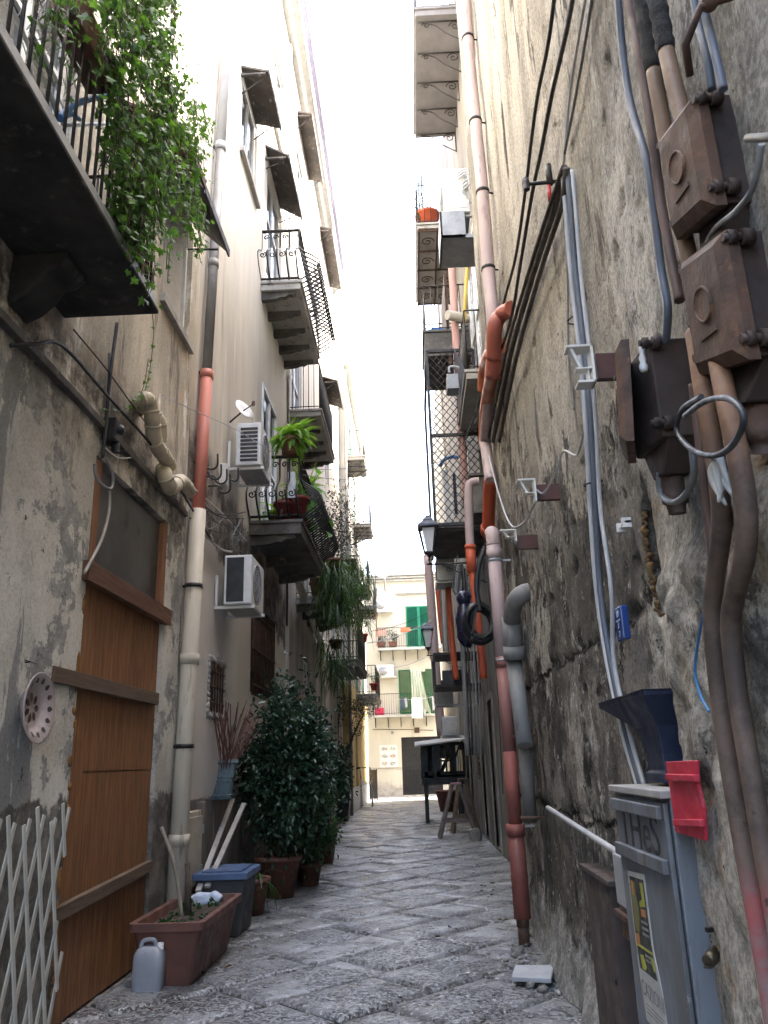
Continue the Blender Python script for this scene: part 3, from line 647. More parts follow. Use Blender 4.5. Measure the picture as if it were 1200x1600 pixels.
# yellow sign stuck beside the marble slab
def slabbal(b,y0,y1,z,out,mat,**kw): return balcony(b,R2X,-1,out,y0,y1,z,.12,mat,**kw)
slabbal(b6,10.85,13.75,14.0,.84,M('grey_violet_slab',(.24,.225,.225),(.17,.16,.16),2,.8,bump=.3),ncorb=5,corbmat=MT['iron'],iron=True,h=1,sp=.11,r=.008)
def gridbal(b,y0,y1,z,out,**kw):
    o=balcony(b,R2X,-1,out,y0,y1,z,.08,MT['slab'],0,**kw); c=MB()
    for y in np.linspace(y0+.05,y1-.05,5): c.tube([(R2X,y,z-.03),(R2X-out,y,z-.03)],.02,5)
    for t in (.05,.5,.97): c.tube([(R2X-out*t,y0,z-.03),(R2X-out*t,y1,z-.03)],.02,5)
    for k in range(4):
        y=y0+.05+(y1-y0-.1)*(k+.5)/4
        for t,r in ((.25,.16),(.75,.15)): c.tube(scroll((R2X-out*t,y,z-.04),(1,0,0),(0,1,0),r,1.5,0,1 if t<.5 else -1),.012,5)
    obj('scroll_frame',c,MT['rustiron'],o); return o
gridbal(b6,14.6,17.6,12.4,.86,h=1,sp=.12,r=.008)
# caged balconies: slab, brown cheek and lattice
o=balcony(b6,R2X,-1,.86,13.7,15.2,8.86,.5,MT['darkslab'],0,h=1.0,sp=.13,r=.008)
m=MB(); m.box(R2X-.42,R2X-.36,13.75,15.1,8.7,10.7); obj('side_screen',m,MT['rustiron'],o)
o=balcony(b6,R2X,-1,.80,13.2,15.2,5.25,.04,MT['darkslab'],0,rail=False)
m=MB(); x0,x1,z0,z1,yy=R2X-.86,R2X-.02,5.32,8.6,13.05
for a,c in (((x0,yy,z0),(x0,yy,z1)),((x1,yy,z0),(x1,yy,z1)),((x0,yy,z0),(x1,yy,z0)),((x0,yy,z1),(x1,yy,z1)),((x0,yy,6.95),(x1,yy,6.95)),((x0,15.5,z0),(x0,15.5,z1)),((x0,yy,z1),(x0,15.5,z1)),((x0,yy,z0),(x0,15.5,z0))): m.bar(a,c,.05,.05)
W=x1-x0
for k in range(-14,22):
    s=.155
    for sg in (1,-1):
        # diagonal clipped to the frame
        pts=[]
        for t in np.linspace(0,1,2):
            pass
        za=z0+k*s if sg>0 else z0+k*s+W*1.25; zb_=za+sg*W*1.25
        xa,xb=x0,x1
        def clip(z,o): return (z-za)/(zb_-za)*W+x0
        if max(za,zb_)<z0 or min(za,zb_)>z1: continue
        A=(xa,za);B=(xb,zb_)
        if A[1]<z0: A=(clip(z0,0),z0)
        if A[1]>z1: A=(clip(z1,0),z1)
        if B[1]<z0: B=(clip(z0,0),z0)
        if B[1]>z1: B=(clip(z1,0),z1)
        m.tube([(A[0],yy+.008*sg,A[1]),(B[0],yy+.008*sg,B[1])],.0075,4)
obj('lattice_cage',m,MT['iron'],o)
m=MB(); m.box(R2X-.3,R2X,11.9,12.6,5.15,5.75); m.box(R2X-.34,R2X,11.86,12.64,5.75,5.8); obj('wall_box',m,MT['darkslab'],b6,.01)
# high-level shaded balcony with dark netting beside the bright window
o=balcony(b6,R2X,-1,.34,11.1,13.3,7.05,.1,MT['slab'],0,h=1.05,sp=.12,r=.008)
m=MB(); m.prism([(R2X-.36,11.2,7.25),(R2X-.36,13.2,7.25),(R2X-.36,13.2,8.75)],(.012,0,0)); obj('shade_net',m,M('blue_black_net',(.035,.04,.055),(.06,.065,.085),18,.9,bump=.4,str_=(1,8,1)),o)
b7=thing('apartment_building','farthest right building of sooty plaster beside the pale end house','building',(1.3+3,29,0))
h7=[(25.4,26.4,.05,2.6),(28.4,29.3,.05,2.5),(27,28,3.9,6)]
m=MB(); facade(m,1.3,-1,24,35.2,0,15,h7,.2,.5,lambda y,z: mn.fractal((y*1.3,z*.7,5.9),1,2,3)*.015,zfine=4); obj('wall',m,MT['R3'],b7)
for h in h7[:2]:
    m=MB(); m.box(1.42,1.45,h[0],h[1],h[2],h[3]); obj('door',m,MT['oldwood'],b7)
window(b7,1.3,-1,27.02,27.98,3.92,5.98,MT['oldwood'],.1,.06,1,1)
# ---------------- end house ----------------
YF=39.5; kx=YF/37.
b8=thing('apartment_building','pale yellow house closing the end of the alley with green shutters','building',(0,YF+3,0))
def S(mb): mb.v=[(y,x,z) for x,y,z in mb.v]; return mb
def fz(z): return 1.5+(z-1.5)*kx
D1=(-.62*kx,1.22,.03,fz(2.55)); W1=(-.2*kx,.98*kx,fz(6.5),fz(8.42)); W2=(-.1,.62,fz(3.55),fz(5.5))
m=MB(); facade(m,YF,-1,-10,10,0,fz(9.9),[D1,W1,W2],.22,.6); obj('wall',S(m),MT['F'],b8)
m=MB(); 
for (z,o,t) in ((fz(9.62),.12,.1),(fz(9.74),.2,.1),(fz(9.86),.3,.1),(fz(8.95),.05,.07)): m.box(-10 if z>9.5 else -.62,10,YF-o,YF+.1,z,z+t)
m.box(-.7,1.6,YF-.14,YF+.1,fz(9.02),fz(9.10)); obj('cornice',m,MT['dimwhite'],b8)
m=MB(); m.box(-10,D1[0],YF-.04,YF+.05,0,.3); m.box(-10,D1[0],YF-.025,YF+.05,1.22,1.27); obj('plinth',m,MT['slab'],b8)
# double door with metal slats
m=MB(); m.box(D1[0]+.01,D1[1],YF+.12,YF+.16,.03,D1[3]); dd=obj('door',m,M('black_door_paint',(.007,.008,.010),(.011,.012,.014),6,.6),b8)
m=MB()
for x in (D1[0]+.03,(D1[0]+D1[1])/2,D1[1]-.03): m.box(x-.03,x+.03,YF+.09,YF+.12,.03,D1[3])
for z in (.08,1.15,2.1,2.5): m.box(D1[0],D1[1],YF+.095,YF+.12,z,z+.06)
for i in range(26): 
    x=D1[0]+.08+i*.072; m.box(x,x+.03,YF+.1,YF+.12,.12,1.12)
obj('door_frame',m,M('dark_grey_metal',(.016,.017,.02),(.011,.012,.014),6,.6),dd)
shutter(b8,YF-.05,W1[0],(W1[0]+W1[1])/2-.004,W1[2],W1[3],MT['green'],'x'); shutter(b8,YF-.05,(W1[0]+W1[1])/2+.004,W1[1],W1[2],W1[3],MT['green'],'x')
shutter(b8,YF-.06,-.68,-.1,W2[2],W2[3],MT['greendark'],'x'); shutter(b8,YF-.06,.52,1.2,W2[2],W2[3],MT['greendark'],'x')
m=MB(); m.box(-.1,.62,YF+.14,YF+.16,W2[2],W2[3]); obj('pane',m,M('ochre_blind',(.4,.26,.1),(.3,.2,.08),3,.7),b8)
m=MB(); m.box(-.1,.62,YF-.3,YF-.02,W2[3]+.1,W2[3]+.16)
for i in range(12): m.box(-.1+.06*i,-.1+.06*i+.055,YF-.31,YF-.295,W2[3]-.14,W2[3]+.12)
obj('awning',m,M('beige_awning',(.55,.52,.42),(.48,.45,.36),4,.8),b8)
def endbal(x0,x1,z,n):
    m=MB(); m.box(x0,x1,YF-.62,YF,z-.1,z); o=obj('balcony',m,MT['dimwhite'],b8,.006)
    r=MB(); 
    for P,Q in (((x0+.02,YF-.6),(x1-.02,YF-.6)),((x0+.02,YF-.6),(x0+.02,YF)),((x1-.02,YF-.6),(x1-.02,YF))):
        P,Q=V((*P,0)),V((*Q,0)); L=(Q-P).length; k=int(L/.11)
        for i in range(k+1):
            p=P.lerp(Q,i/k); r.tube([p+V((0,0,z)),p+V((0,0,z+.98))],.007,4)
        r.tube([P+V((0,0,z+.98)),Q+V((0,0,z+.98))],.014,5); r.tube([P+V((0,0,z+.08)),Q+V((0,0,z+.08))],.01,5)
    obj('railing',r,MT['iron'],o)
    for i in range(n):
        x=x0+.1+(x1-x0-.2)*i/(n-1); c=MB(); c.bar((x,YF-.58,z-.12),(x,YF,z-.12),.03,.04); c.bar((x,YF-.02,z-.12),(x,YF-.02,z-.55),.03,.03); c.bar((x,YF-.5,z-.14),(x,YF-.03,z-.5),.02,.02,(1,0,0)); obj('bracket',c,MT['iron'],o)
endbal(-1.95,1.28,fz(3.5),6); endbal(-1.62,1.6,fz(6.45),6)
# houses along the cross street close the view sideways
# ---------------- plants ----------------
def leafmat(name,c1,c2,rough=.4,tr=.35,c3=None):
    n=NT(name,False,rough,0,.45); f=n.rng(n.noise(9,4,.7),.35,.65); c=n.mix(f,c1,c2)
    if c3: c=n.mix(n.rng(n.noise(4,3,.6,off=4),.55,.68),c,c3)
    n.col(c); t=n.N('ShaderNodeBsdfTranslucent'); n.L(n.mix(.5,c,(c1[0]*2.2,c1[1]*2.2,c1[2]*.9)),t.inputs[0])
    mx=n.N('ShaderNodeMixShader'); mx.inputs[0].default_value=tr; n.t.links.new(n.b.outputs[0],mx.inputs[1]); n.t.links.new(t.outputs[0],mx.inputs[2])
    out=[k for k in n.t.nodes if k.type=='OUTPUT_MATERIAL'][0]; n.t.links.new(mx.outputs[0],out.inputs[0]); return n.mat
def rdir(up=0.):
    while 1:
        v=V((random.uniform(-1,1),random.uniform(-1,1),random.uniform(-1,1)))
        if .05<v.length<1: v.normalize(); v.z+=up; return v.normalized()
def basis(d,n):
    d=V(d).normalized(); s=d.cross(V(n))
    if s.length<1e-3: s=d.cross(V((.31,.7,.2)))
    s.normalize(); return d,s,s.cross(d)
def oval(mb,p,d,n,l,w,fold=.18):
    d,s,n=basis(d,n); p=V(p); f=n*(w*fold)
    mb.add([p,p+d*l*.33+s*w*.46+f,p+d*l*.7+s*w*.36+f,p+d*l-n*l*.1,p+d*l*.7-s*w*.36+f,p+d*l*.33-s*w*.46+f],[(0,3,2,1),(0,5,4,3)],True)
IV=[(0,0),(.42,-.18),(.34,.14),(.62,.36),(.28,.46),(0,1),(-.28,.46),(-.62,.36),(-.34,.14),(-.42,-.18)]
def ivyleaf(mb,p,d,n,l):
    d,s,n=basis(d,n); p=V(p)
    vs=[p+s*a*l+d*(b+.1)*l-n*abs(a)*l*.22 for a,b in IV]
    mb.add(vs,[(0,1,2,3,4,5),(0,5,6,7,8,9)],False)
def strap(mb,p,d,l,w,droop,k=5):
    p=V(p); d=V(d).normalized(); pts=[p]
    for i in range(k):
        d=(d+V((0,0,-droop/k))).normalized(); p=p+d*l/k; pts.append(p)
    vs=[];
    for i,q in enumerate(pts):
        t=(pts[min(i+1,k)]-pts[max(i-1,0)]).normalized(); s=t.cross(V((0,0,1)))
        if s.length<.05: s=V((1,0,0))
        s.normalize(); ww=w*(1-.9*(i/k)**2)*.5; vs+=[q-s*ww,q+s*ww]
    mb.add(vs,[(2*i,2*i+1,2*i+3,2*i+2) for i in range(k)],True)
def frond(mb,p,d,l,w,droop,k=13):
    p=V(p); d=V(d).normalized(); prev=p
    for i in range(k):
        d=(d+V((0,0,-droop/k))).normalized(); q=prev+d*l/k; s=d.cross(V((0,0,1)))
        if s.length<.05: s=V((1,0,0))
        s.normalize(); n=s.cross(d); t=i/k; ww=w*math.sin(math.pi*min(1,.18+t*.84))+.004
        for sg in (1,-1):
            e=q+s*sg*ww+d*ww*.35-n*ww*.12
            mb.add([prev,q+d*l/k*.25,e],[(0,1,2)])
        prev=q
LM=dict(ivy=leafmat('ivy_leaf',(.075,.17,.028),(.03,.085,.018),.45,.45,(.13,.25,.04)),
 gloss=leafmat('glossy_dark_leaf',(.016,.042,.024),(.03,.064,.036),.23,.12,(.055,.095,.045)),
 fern=leafmat('fern_leaf',(.15,.28,.035),(.09,.2,.03),.5,.5),
 strap=leafmat('strap_leaf',(.05,.105,.03),(.028,.062,.02),.45,.35,(.10,.17,.045)),
 big=leafmat('broad_leaf',(.10,.27,.035),(.06,.18,.03),.4,.45),
 olive=leafmat('small_grey_leaf',(.04,.055,.038),(.06,.072,.05),.45,.2),
 green=leafmat('mid_green_leaf',(.04,.095,.025),(.02,.055,.018),.4,.3))
TW=M('twig_bark',(.075,.055,.04),(.045,.034,.025),14,.85)
def pot(root,c,r0,r1,h,mat,rim=.02,n=22):
    m=MB(); m.lathe(c,[(r0*.2,0),(r0,0),(r1-.01,h-.06),(r1+rim,h-.055),(r1+rim,h),(r1-.012,h),(r1-.03,h-.045),(.01,h-.05)],n); obj('pot',m,mat,root)
    m=MB(); m.lathe((c[0],c[1],c[2]+h-.055),[(.001,.02),(r1*.5,.015),(r1-.02,.0)],n); obj('soil',m,MT['soil'],root)
def bush(root,c,rx,ry,rz,nl,l,w,mat,stems=6,base=None,leaf='oval',up=.2,clump=22,shell=.5):
    """leaf clumps at branch ends spread through the crown's volume"""
    c=V(c); lf=MB(); st=MB(); base=V(base) if base else c-V((0,0,rz))
    cl=[]
    for i in range(clump):
        d=rdir(); k=random.uniform(shell,1)**.7; cl.append(c+V((d.x*rx*k,d.y*ry*k,d.z*rz*k)))
    for i,q in enumerate(cl):
        if i<stems*4:
            mid=base.lerp(q,.5)+rdir()*.06; st.tube(spline([base,mid,q],5),[.012*(1-.7*t/10)*max(.6,rz) for t in range(11)],5)
    for i in range(nl):
        q=random.choice(cl); o=V((random.gauss(0,1)*rx,random.gauss(0,1)*ry,random.gauss(0,1)*rz))*.22; p=q+o
        d=((p-c).normalized()*.6+rdir()*.9+V((0,0,-.25))).normalized(); nn=(rdir()+V((0,0,.9))).normalized(); s=random.uniform(.65,1.2)
        if leaf=='oval': oval(lf,p,d,nn,l*s,w*s)
        else: ivyleaf(lf,p,d,nn,l*s)
    obj('stems',st,TW,root); obj('foliage',lf,mat,root)
# ivy curtain on the near balcony
xi=-1.58
iv=thing('ivy','dense trailing ivy hanging over the railing of the near left balcony','climbing plant',(xi,4.3,4.6))
vis=[[PX(*p,xi) for p in q] for q in (
 [(178,-60),(275,-60),(262,40),(272,110),(262,200),(268,260),(258,300),(250,345),(232,395),(206,372),(196,330),(192,250),(182,190),(176,100)],
 [(262,120),(300,172),(326,190),(322,235),(318,262),(292,300),(318,330),(322,358),(296,352),(282,330),(288,285),(300,262),(290,220),(268,190)],
 [(55,-60),(185,-60),(182,60),(150,72),(140,38),(118,20),(100,52),(72,50)])]
lf=MB(); st=MB()
for poly,cnt,thick in zip(vis,(4000,700,300),(.11,.08,.10)):
    pl=[(p.y,p.z) for p in poly]; ys=[p[0] for p in pl]; zs=[p[1] for p in pl]; strands=[]
    while len(strands)<cnt//11:
        a=(random.uniform(min(ys),max(ys)),random.uniform(min(zs),max(zs)))
        if inpoly(a,pl): strands.append(a)
    for a in strands:
        x=xi+random.gauss(0,thick*.5); p=V((x,a[0],a[1])); L=random.uniform(.15,.5); pts=[p+V((random.gauss(0,.012),random.gauss(0,.02),.1-L*t/6)) for t in range(7)]
        st.tube(pts,.0025,4)
        for i in range(11):
            q=random.choice(pts)+V((random.gauss(0,.03),random.gauss(0,.035),random.gauss(0,.03)))
            nn=V((random.uniform(.2,1.2),random.uniform(-1,.4),random.uniform(-.1,.9)))
            ivyleaf(lf,q,V((random.uniform(-.5,.5),random.uniform(-.9,.9),random.uniform(-1.1,.25))),nn,random.uniform(.028,.062))
# loose runners
for pts in ([(262,440),(265,395),(270,370),(295,360)],[(215,640),(232,590),(240,520),(236,470),(240,420)],[(160,640),(195,640),(222,610),(232,560)],[(285,75),(265,45)],[(320,110),(268,60)],[(305,130),(262,120)]):
    P=[PX(a,b,xi if b<450 else LX+.12) for a,b in pts]; sp=spline(P,7); st.tube(sp,.003,4)
    for q in sp[::1]:
        if random.random()<.75: ivyleaf(lf,q+V((.01,0,0)),rdir(-.3),V((1,-.6,.5)),random.uniform(.022,.045))
obj('stems',st,TW,iv); obj('foliage',lf,LM['ivy'],iv)
# things behind the near railing
t=thing('drying_rack','white wire clothes rack on the near left balcony behind black bars','clothes rack',(-1.95,3.6,4.6))
m=MB()
A=[PX(20,0,-1.9),PX(185,195,-1.9)]; B=[PX(95,-60,-1.75),PX(215,95,-1.75)]
for i in range(11):
    k=i/10; m.tube([PX(10+16*i,8+19*i,-1.85),PX(10+16*i+75,8+19*i-110,-1.85)],.004,4)
for i in range(13):
    m.tube([PX(18+13.5*i,60-14*i+ (i*9),-1.86),PX(18+13.5*i+40,60-14*i+(i*9)+125,-1.86)],.004,4)
obj('wires',m,MT['white'],t)
m=MB(); m.tube([PX(15,5,-1.85),PX(100,195,-1.85),PX(185,193,-1.85)],.014,6); m.tube([PX(120,55,-1.87),PX(185,190,-1.87)],.018,6); obj('frame',m,MT['white'],t)
m=MB(); m.tube(spline([PX(92,185,-1.8),PX(115,165,-1.8),PX(150,152,-1.8),PX(188,146,-1.8)],6),.02,8); m.tube(spline([PX(96,186,-1.8),PX(112,178,-1.8),PX(124,186,-1.8)],5),.015,8)
single('hose',m,M('blue_hose',(.08,.22,.5),(.06,.17,.42),5,.4),'blue plastic tube hooked on the clothes rack of the near left balcony','hose')
def troughplant(lbl,y0,y1,x,z,mat,hh=.17):
    t=thing('flower_trough',lbl,'planter',(x,(y0+y1)/2,z),'planters on the near left balcony'); m=MB()
    m.prism([(x-.08,y0,z),(x+.08,y0,z),(x+.1,y0,z+hh),(x-.1,y0,z+hh)],(0,y1-y0,0)); obj('trough',m,mat,t,.01)
    m=MB(); m.box(x-.085,x+.085,y0+.01,y1-.01,z+hh-.03,z+hh+.012); obj('soil',m,MT['soil'],t)
    m=MB()
    for i in range(60): strap(m,(x+random.uniform(-.06,.06),random.uniform(y0,y1),z+hh),rdir(.6),random.uniform(.15,.32),.016,1.6)
    obj('foliage',m,LM['strap'],t); return t
troughplant('brown trough hung high on the near balcony rail behind ivy',3.2,3.75,-1.72,5.35,MT['darkterra'])
troughplant('brown planter on the near balcony floor against the black bars',4.05,4.6,-1.78,4.56,MT['darkterra'],.2)
# ---------------- left pipes and cables ----------------
def LW(px,py,o=.05): return PX(px,py,LX+o)
t=thing('drainpipe','tall left drainpipe, grey on top, salmon in the middle and cream below','drainpipe',(LX+.1,7.7,0))
yb=7.62
def pipe(parent,name,pts,r,mat,collars=(),n=14):
    m=MB(); m.tube(pts,r,n); 
    for k in collars: m.tube([k-V((0,0,.05)),k+V((0,0,.05))],r*1.14,n)
    return obj(name,m,mat,parent)
pa,pb,pc=V((LX+.1,7.6,0)),V((LX+.1,7.83,4.05)),V((LX+.09,8.0,5.72)); pd=V((LX+.09,8.22,9.0)); pe=V((LX+.09,8.5,13.5))
pipe(t,'pipe_section',[pa,pa.lerp(pb,.5),pb],.082,MT['cream'],[pa.lerp(pb,.62),pa.lerp(pb,.22)])
pipe(t,'pipe_section',[pb-V((0,0,.2)),pc],.066,MT['pink'],[pc-V((0,0,.03))])
pipe(t,'pipe_section',[pc,pd],.056,MT['gpipe'],[pc.lerp(pd,.45)])
pipe(t,'pipe_section',[pd,pe],.062,M('grey_white_pipe',(.42,.44,.47),(.36,.37,.4),3,.5),[pd])
for q,k in ((pc,.073),(pd,.07),(pa.lerp(pb,.42),.09),(pa.lerp(pb,.8),.09)):
    m=MB(); m.tube([q-V((0,0,.02)),q+V((0,0,.02))],k,14); m.box(LX-.02,q.x,q.y-.02,q.y+.02,q.z-.012,q.z+.012); obj('clamp',m,MT['iron'],t)
m=MB(); m.tube([(LX+.05,7.92,0.1),(LX+.05,8.05,3.4)],.022,8); single('water_pipe',m,MT['offwhite'],'thin white pipe running up beside the cream drainpipe','pipe')
# insulated duct elbows
dm=M('cream_wrap',(.5,.44,.33),(.41,.36,.27),6,.7,bump=.3)
def duct(pts,r,lbl):
    m=MB(); sp=spline([LW(a,b,o) for a,b,o in pts],7); m.tube(sp,[r*(1+.04*math.sin(i*1.3)) for i in range(len(sp))],12)
    for i in range(3,len(sp)-1,5):
        d_=(sp[i+1]-sp[i]).normalized(); m.tube([sp[i]-d_*.012,sp[i]+d_*.012],r*1.09,12)
    single('insulated_pipe',m,dm,lbl,'pipe','wrapped pipes on the left wall')
duct([(216,640,.0),(222,625,.1),(234,628,.14),(238,655,.14),(242,690,.12),(256,712,.12),(266,728,.1)],.066,'thick cream wrapped pipe bending out of the wall above the door, upper of two')
duct([(243,645,.06),(252,660,.1),(253,690,.08)],.045,'short cream wrapped pipe tucked behind the thicker wrapped one')
duct([(255,728,.03),(258,745,.12),(268,762,.13),(282,752,.13),(296,768,.1)],.07,'cream wrapped pipe bend joining the cream drainpipe')
def cable(name,pts,r,mat,lbl,cat='cable',group=None,n=6,twist=0,k=8):
    m=MB(); sp=spline(pts,k) if len(pts)>2 else [V(p) for p in pts]
    if twist:
        for ph in (0,math.pi):
            q=[]
            fine=spline(pts,k*5) if len(pts)>2 else [V(pts[0]).lerp(V(pts[1]),i/60) for i in range(61)]
            for i,p in enumerate(fine): q.append(p+V((r*.7*math.cos(i*.9+ph),0,r*.7*math.sin(i*.9+ph))))
            m.tube(q,r*.8,n)
    else: m.tube(sp,r,n)
    return single(name,m,mat,lbl,cat,group)
cable('electric_cable',[LW(15,540,.0),LW(55,538,.1),LW(98,541,.1),LW(165,615,.1),LW(250,712,.1),LW(292,782,.08),LW(330,842,.05)],.012,MT['rubber'],'thick twisted black cable slanting across the left wall above the door','cable',None,6,0)
cable('electric_cable',[LW(183,505,.05),LW(172,590,.05),LW(166,660,.05),LW(160,715,.05)],.014,MT['rubber'],'straight black conduit dropping from the near balcony to the black junction box')
cable('electric_cable',[LW(172,552,.03),LW(171,600,.03),LW(168,650,.03)],.016,MT['gpipe'],'short grey conduit beside the black one above the junction box')
cable('electric_cable',[LW(148,725,.06),LW(152,750,.07),LW(172,764,.08),LW(176,745,.08),LW(165,715,.07)],.012,MT['gpipe'],'small grey cable loop below the black junction box')
cable('electric_cable',[LW(171,764,.07),LW(170,800,.06),LW(158,845,.06),LW(132,895,.06)],.012,M('dirty_white_cable',(.36,.34,.3),(.28,.26,.23),8,.6),'dirty white cable hanging over the dark pane of the plank door')
cable('electric_cable',[LW(115,515,.05),LW(165,575,.05),LW(205,630,.05),LW(250,690,.05)],.006,MT['rubber'],'thin dark wire running above the thick twisted cable on the left wall')
cable('electric_cable',[LW(165,700,.05),LW(185,715,.07),LW(205,715,.03)],.006,MT['white'],'short white wire end beside the black junction box')
cable('wire',[LW(252,617,.02),LW(300,640,.25),LW(370,672,.5),LW(430,710,.72)],.004,MT['zinc'],'thin steel line from the left wall to the fern balcony')
cable('wire',[LW(300,760,.1),LW(345,800,.1),LW(385,845,.15)],.006,MT['white'],'white wire among the tangle beside the salmon pipe')
cable('electric_cable',[LW(303,818,.05),LW(325,840,.06),LW(345,858,.07),LW(362,862,.12)],.013,M('worn_white_cable',(.42,.41,.38),(.33,.32,.3),8,.6),'thick white cable leading to the lower air conditioner on the left')
for i in range(9):
    a=(random.uniform(296,312),random.uniform(740,812)); b=(random.uniform(345,385),random.uniform(795,860))
    m_=((a[0]+b[0])/2+random.uniform(-8,8),(a[1]+b[1])/2+random.uniform(5,26))
    cable('wire',[LW(*a,.05),LW(*m_,random.uniform(.04,.16)),LW(*b,.06)],random.choice([.004,.006,.008]),random.choice([MT['rubber'],MT['rubber'],MT['gpipe']]),'thin wire in the tangle between the salmon pipe and the air conditioners','wire','tangled wires on the left wall')
m=MB()
for i in range(16):
    P=[LW(372+random.gauss(0,8),832+random.gauss(0,14),.06+random.random()*.12) for _ in range(4)]; m.tube(spline(P,6),.004,4)
single('wire_tangle',m,MT['gpipe'],'knot of loose grey wires above the lower air conditioner','wires')
t=thing('junction_box','black electric box on the string course left of the wrapped pipes','junction box',tuple(LW(178,675,.05)))
c=LW(177,675,.06); m=MB(); m.box(c.x-.06,c.x+.05,c.y-.08,c.y+.08,c.z-.09,c.z+.09); obj('case',m,MT['black'],t,.012)
m=MB(); m.lathe((c.x+.02,c.y+.02,c.z-.16),[(.03,0),(.034,.03),(.03,.08)],10); m.lathe((c.x+.07,c.y-.03,c.z),[(.02,-.03),(.045,0),(.02,.03)],10,'x'); obj('cable_gland',m,MT['black'],t)
for i,(a,b,w_) in enumerate(((302,722,0),(318,745,1),(324,760,0),(347,742,1),(308,738,0))):
    q=LW(a,b,0); m=MB(); o=.26 if i!=3 else .2
    m.tube(spline([q,q+V((o*.45,0,.0)),q+V((o*.55,0,-.06)),q+V((o*.8,0,-.09)),q+V((o,0,-.05)),q+V((o,0,.08))],6),.011,6)
    single('wall_hook',m,MT['iron'],['uppermost black iron hook beside the salmon pipe','black iron hook low beside the salmon pipe, nearest the wires','black iron hook just right of the salmon pipe foot','black bent iron hook in front of the small white wall box','black iron hook crossing the salmon pipe'][i],'hook','iron hooks on the left wall')
q=LW(352,742,.06); m=MB(); m.box(LX,q.x+.03,q.y-.07,q.y+.07,q.z-.14,q.z+.13); single('meter_box',m,MT['offwhite'],'small white box on the left wall below the louvred air conditioner','box',None,.008)
# ---------------- air conditioners ----------------
def ac(lbl,x,sg,y0,y1,z0,z1,group='outdoor air conditioners',d=.32,off=.12,louv=True,coil=True):
    xa,xb=x+sg*off,x+sg*(off+d); t=thing('air_conditioner',lbl,'air conditioner',(x,y0,z0),group)
    m=MB(); m.box(xa,xb,y0,y1,z0,z1); obj('case',m,MT['acgrey'],t,.015)
    m=MB(); h=z1-z0
    if louv:
        for i in range(9): m.box(xa+sg*.06,xb-sg*.04,y0-.012,y0,z0+.05+i*(h-.1)/9,z0+.05+(i+.55)*(h-.1)/9)
        obj('side_grille',m,MT['black'],t)
    elif coil:
        m.box(xa+sg*.03,xb-sg*.09,y0-.006,y0,z0+.03,z1-.03); obj('side_coil',m,MT['black'],t)
    else:
        m.box(xa+sg*.05,xb-sg*.07,y0-.006,y0,z0+.06,z1-.1); obj('side_panel',m,MT['offwhite'],t,.003)
    m=MB(); cy,cz=y0+(y1-y0)*.42,(z0+z1)/2; m.lathe((xb,cy,cz),[(h*.42,-.005),(h*.42,.012*sg),(h*.38,.012*sg),(h*.38,-.005)],28,'x')
    for k in range(6): m.lathe((xb,cy,cz),[(h*.06*k+.012,.004*sg),(h*.06*k+.02,.012*sg),(h*.06*k+.028,.004*sg)],24,'x')
    for k in range(10): 
        a=k*math.pi/5; m.bar((xb+sg*.008,cy,cz),(xb+sg*.008,cy+h*.4*math.cos(a),cz+h*.4*math.sin(a)),.012,.008)
    obj('fan_guard',m,MT['zinc'],t)
    m=MB(); m.lathe((xb,cy,cz),[(.001,.002*sg),(h*.38,.002*sg)],24,'x'); obj('fan_opening',m,MT['dark'],t)
    for y in (y0+.08,y1-.08):
        m=MB(); m.bar((x,y,z0-.02),(xb+sg*.03,y,z0-.02),.04,.035); m.bar((x+sg*.02,y,z0-.02),(x+sg*.02,y,z0+h*.62),.04,.03); obj('bracket',m,MT['white'],t,.003)
    m=MB(); m.box(xa,xb,y0+.12,y1-.12,z0-.03,z0-.012); obj('drip_tray',m,MT['zinc'],t)
    return t
ac('louvred grey air conditioner on the left wall below a white satellite dish',LX,1,9.4,10.2,5.14,5.72)
ac('lower air conditioner on the left wall with black coil side, above the barred window',LX,1,8.98,9.75,3.28,3.86,louv=False)
t=thing('satellite_dish','small white satellite dish tilted behind the louvred air conditioner','satellite dish',(LX+.1,9.55,5.9))
c=V((LX+.18,9.5,5.93)); m=MB(); m.lathe((0,0,0),[(.001,0),(.08,.008),(.15,.03),(.152,.034),(.08,.013),(.001,.005)],22,'x')
rt=Matrix.Rotation(R(-35),3,'Z')@Matrix.Rotation(R(-25),3,'Y'); m.v=[tuple(c+rt@V(p)) for p in m.v]; obj('dish',m,MT['white'],t)
m=MB(); m.tube([c,c+V((.14,-.06,.06))],.008,5); m.lathe(c+V((.15,-.07,.04)),[(.02,0),(.024,.03),(.018,.06)],10); m.tube([(LX,9.55,5.8),c],.012,6); obj('arm',m,MT['rustiron'],t)
# ---------------- plate, trellis, basket ----------------
t=thing('wall_plate','painted ceramic plate with flower and rim leaves hung on the left wall','plate',(LX,4.68,1.66))
c=V((LX+.02,4.69,1.865)); m=MB(); m.lathe(c,[(.001,.012),(.105,.014),(.125,.022),(.135,.04),(.198,.068),(.203,.066),(.2,.06),(.12,.0),(.001,-.004)],40,'x'); obj('plate',m,M('pinkish_glaze',(.43,.36,.34),(.36,.30,.285),4,.25,bump=.03),t)
pm=M('brown_glaze',(.085,.06,.052),(.065,.048,.042),6,.3)
m=MB()
for k in range(7):
    a=k*2*math.pi/7; m.add([c+V((.0165,(.026+u)*math.cos(a)-v*math.sin(a),(.026+u)*math.sin(a)+v*math.cos(a))) for u,v in ((0,0),(.026,.019),(.052,.015),(.062,0),(.052,-.015),(.026,-.019))],[(0,1,2,3,4,5)])
obj('painted_flower',m,pm,t)
m=MB()
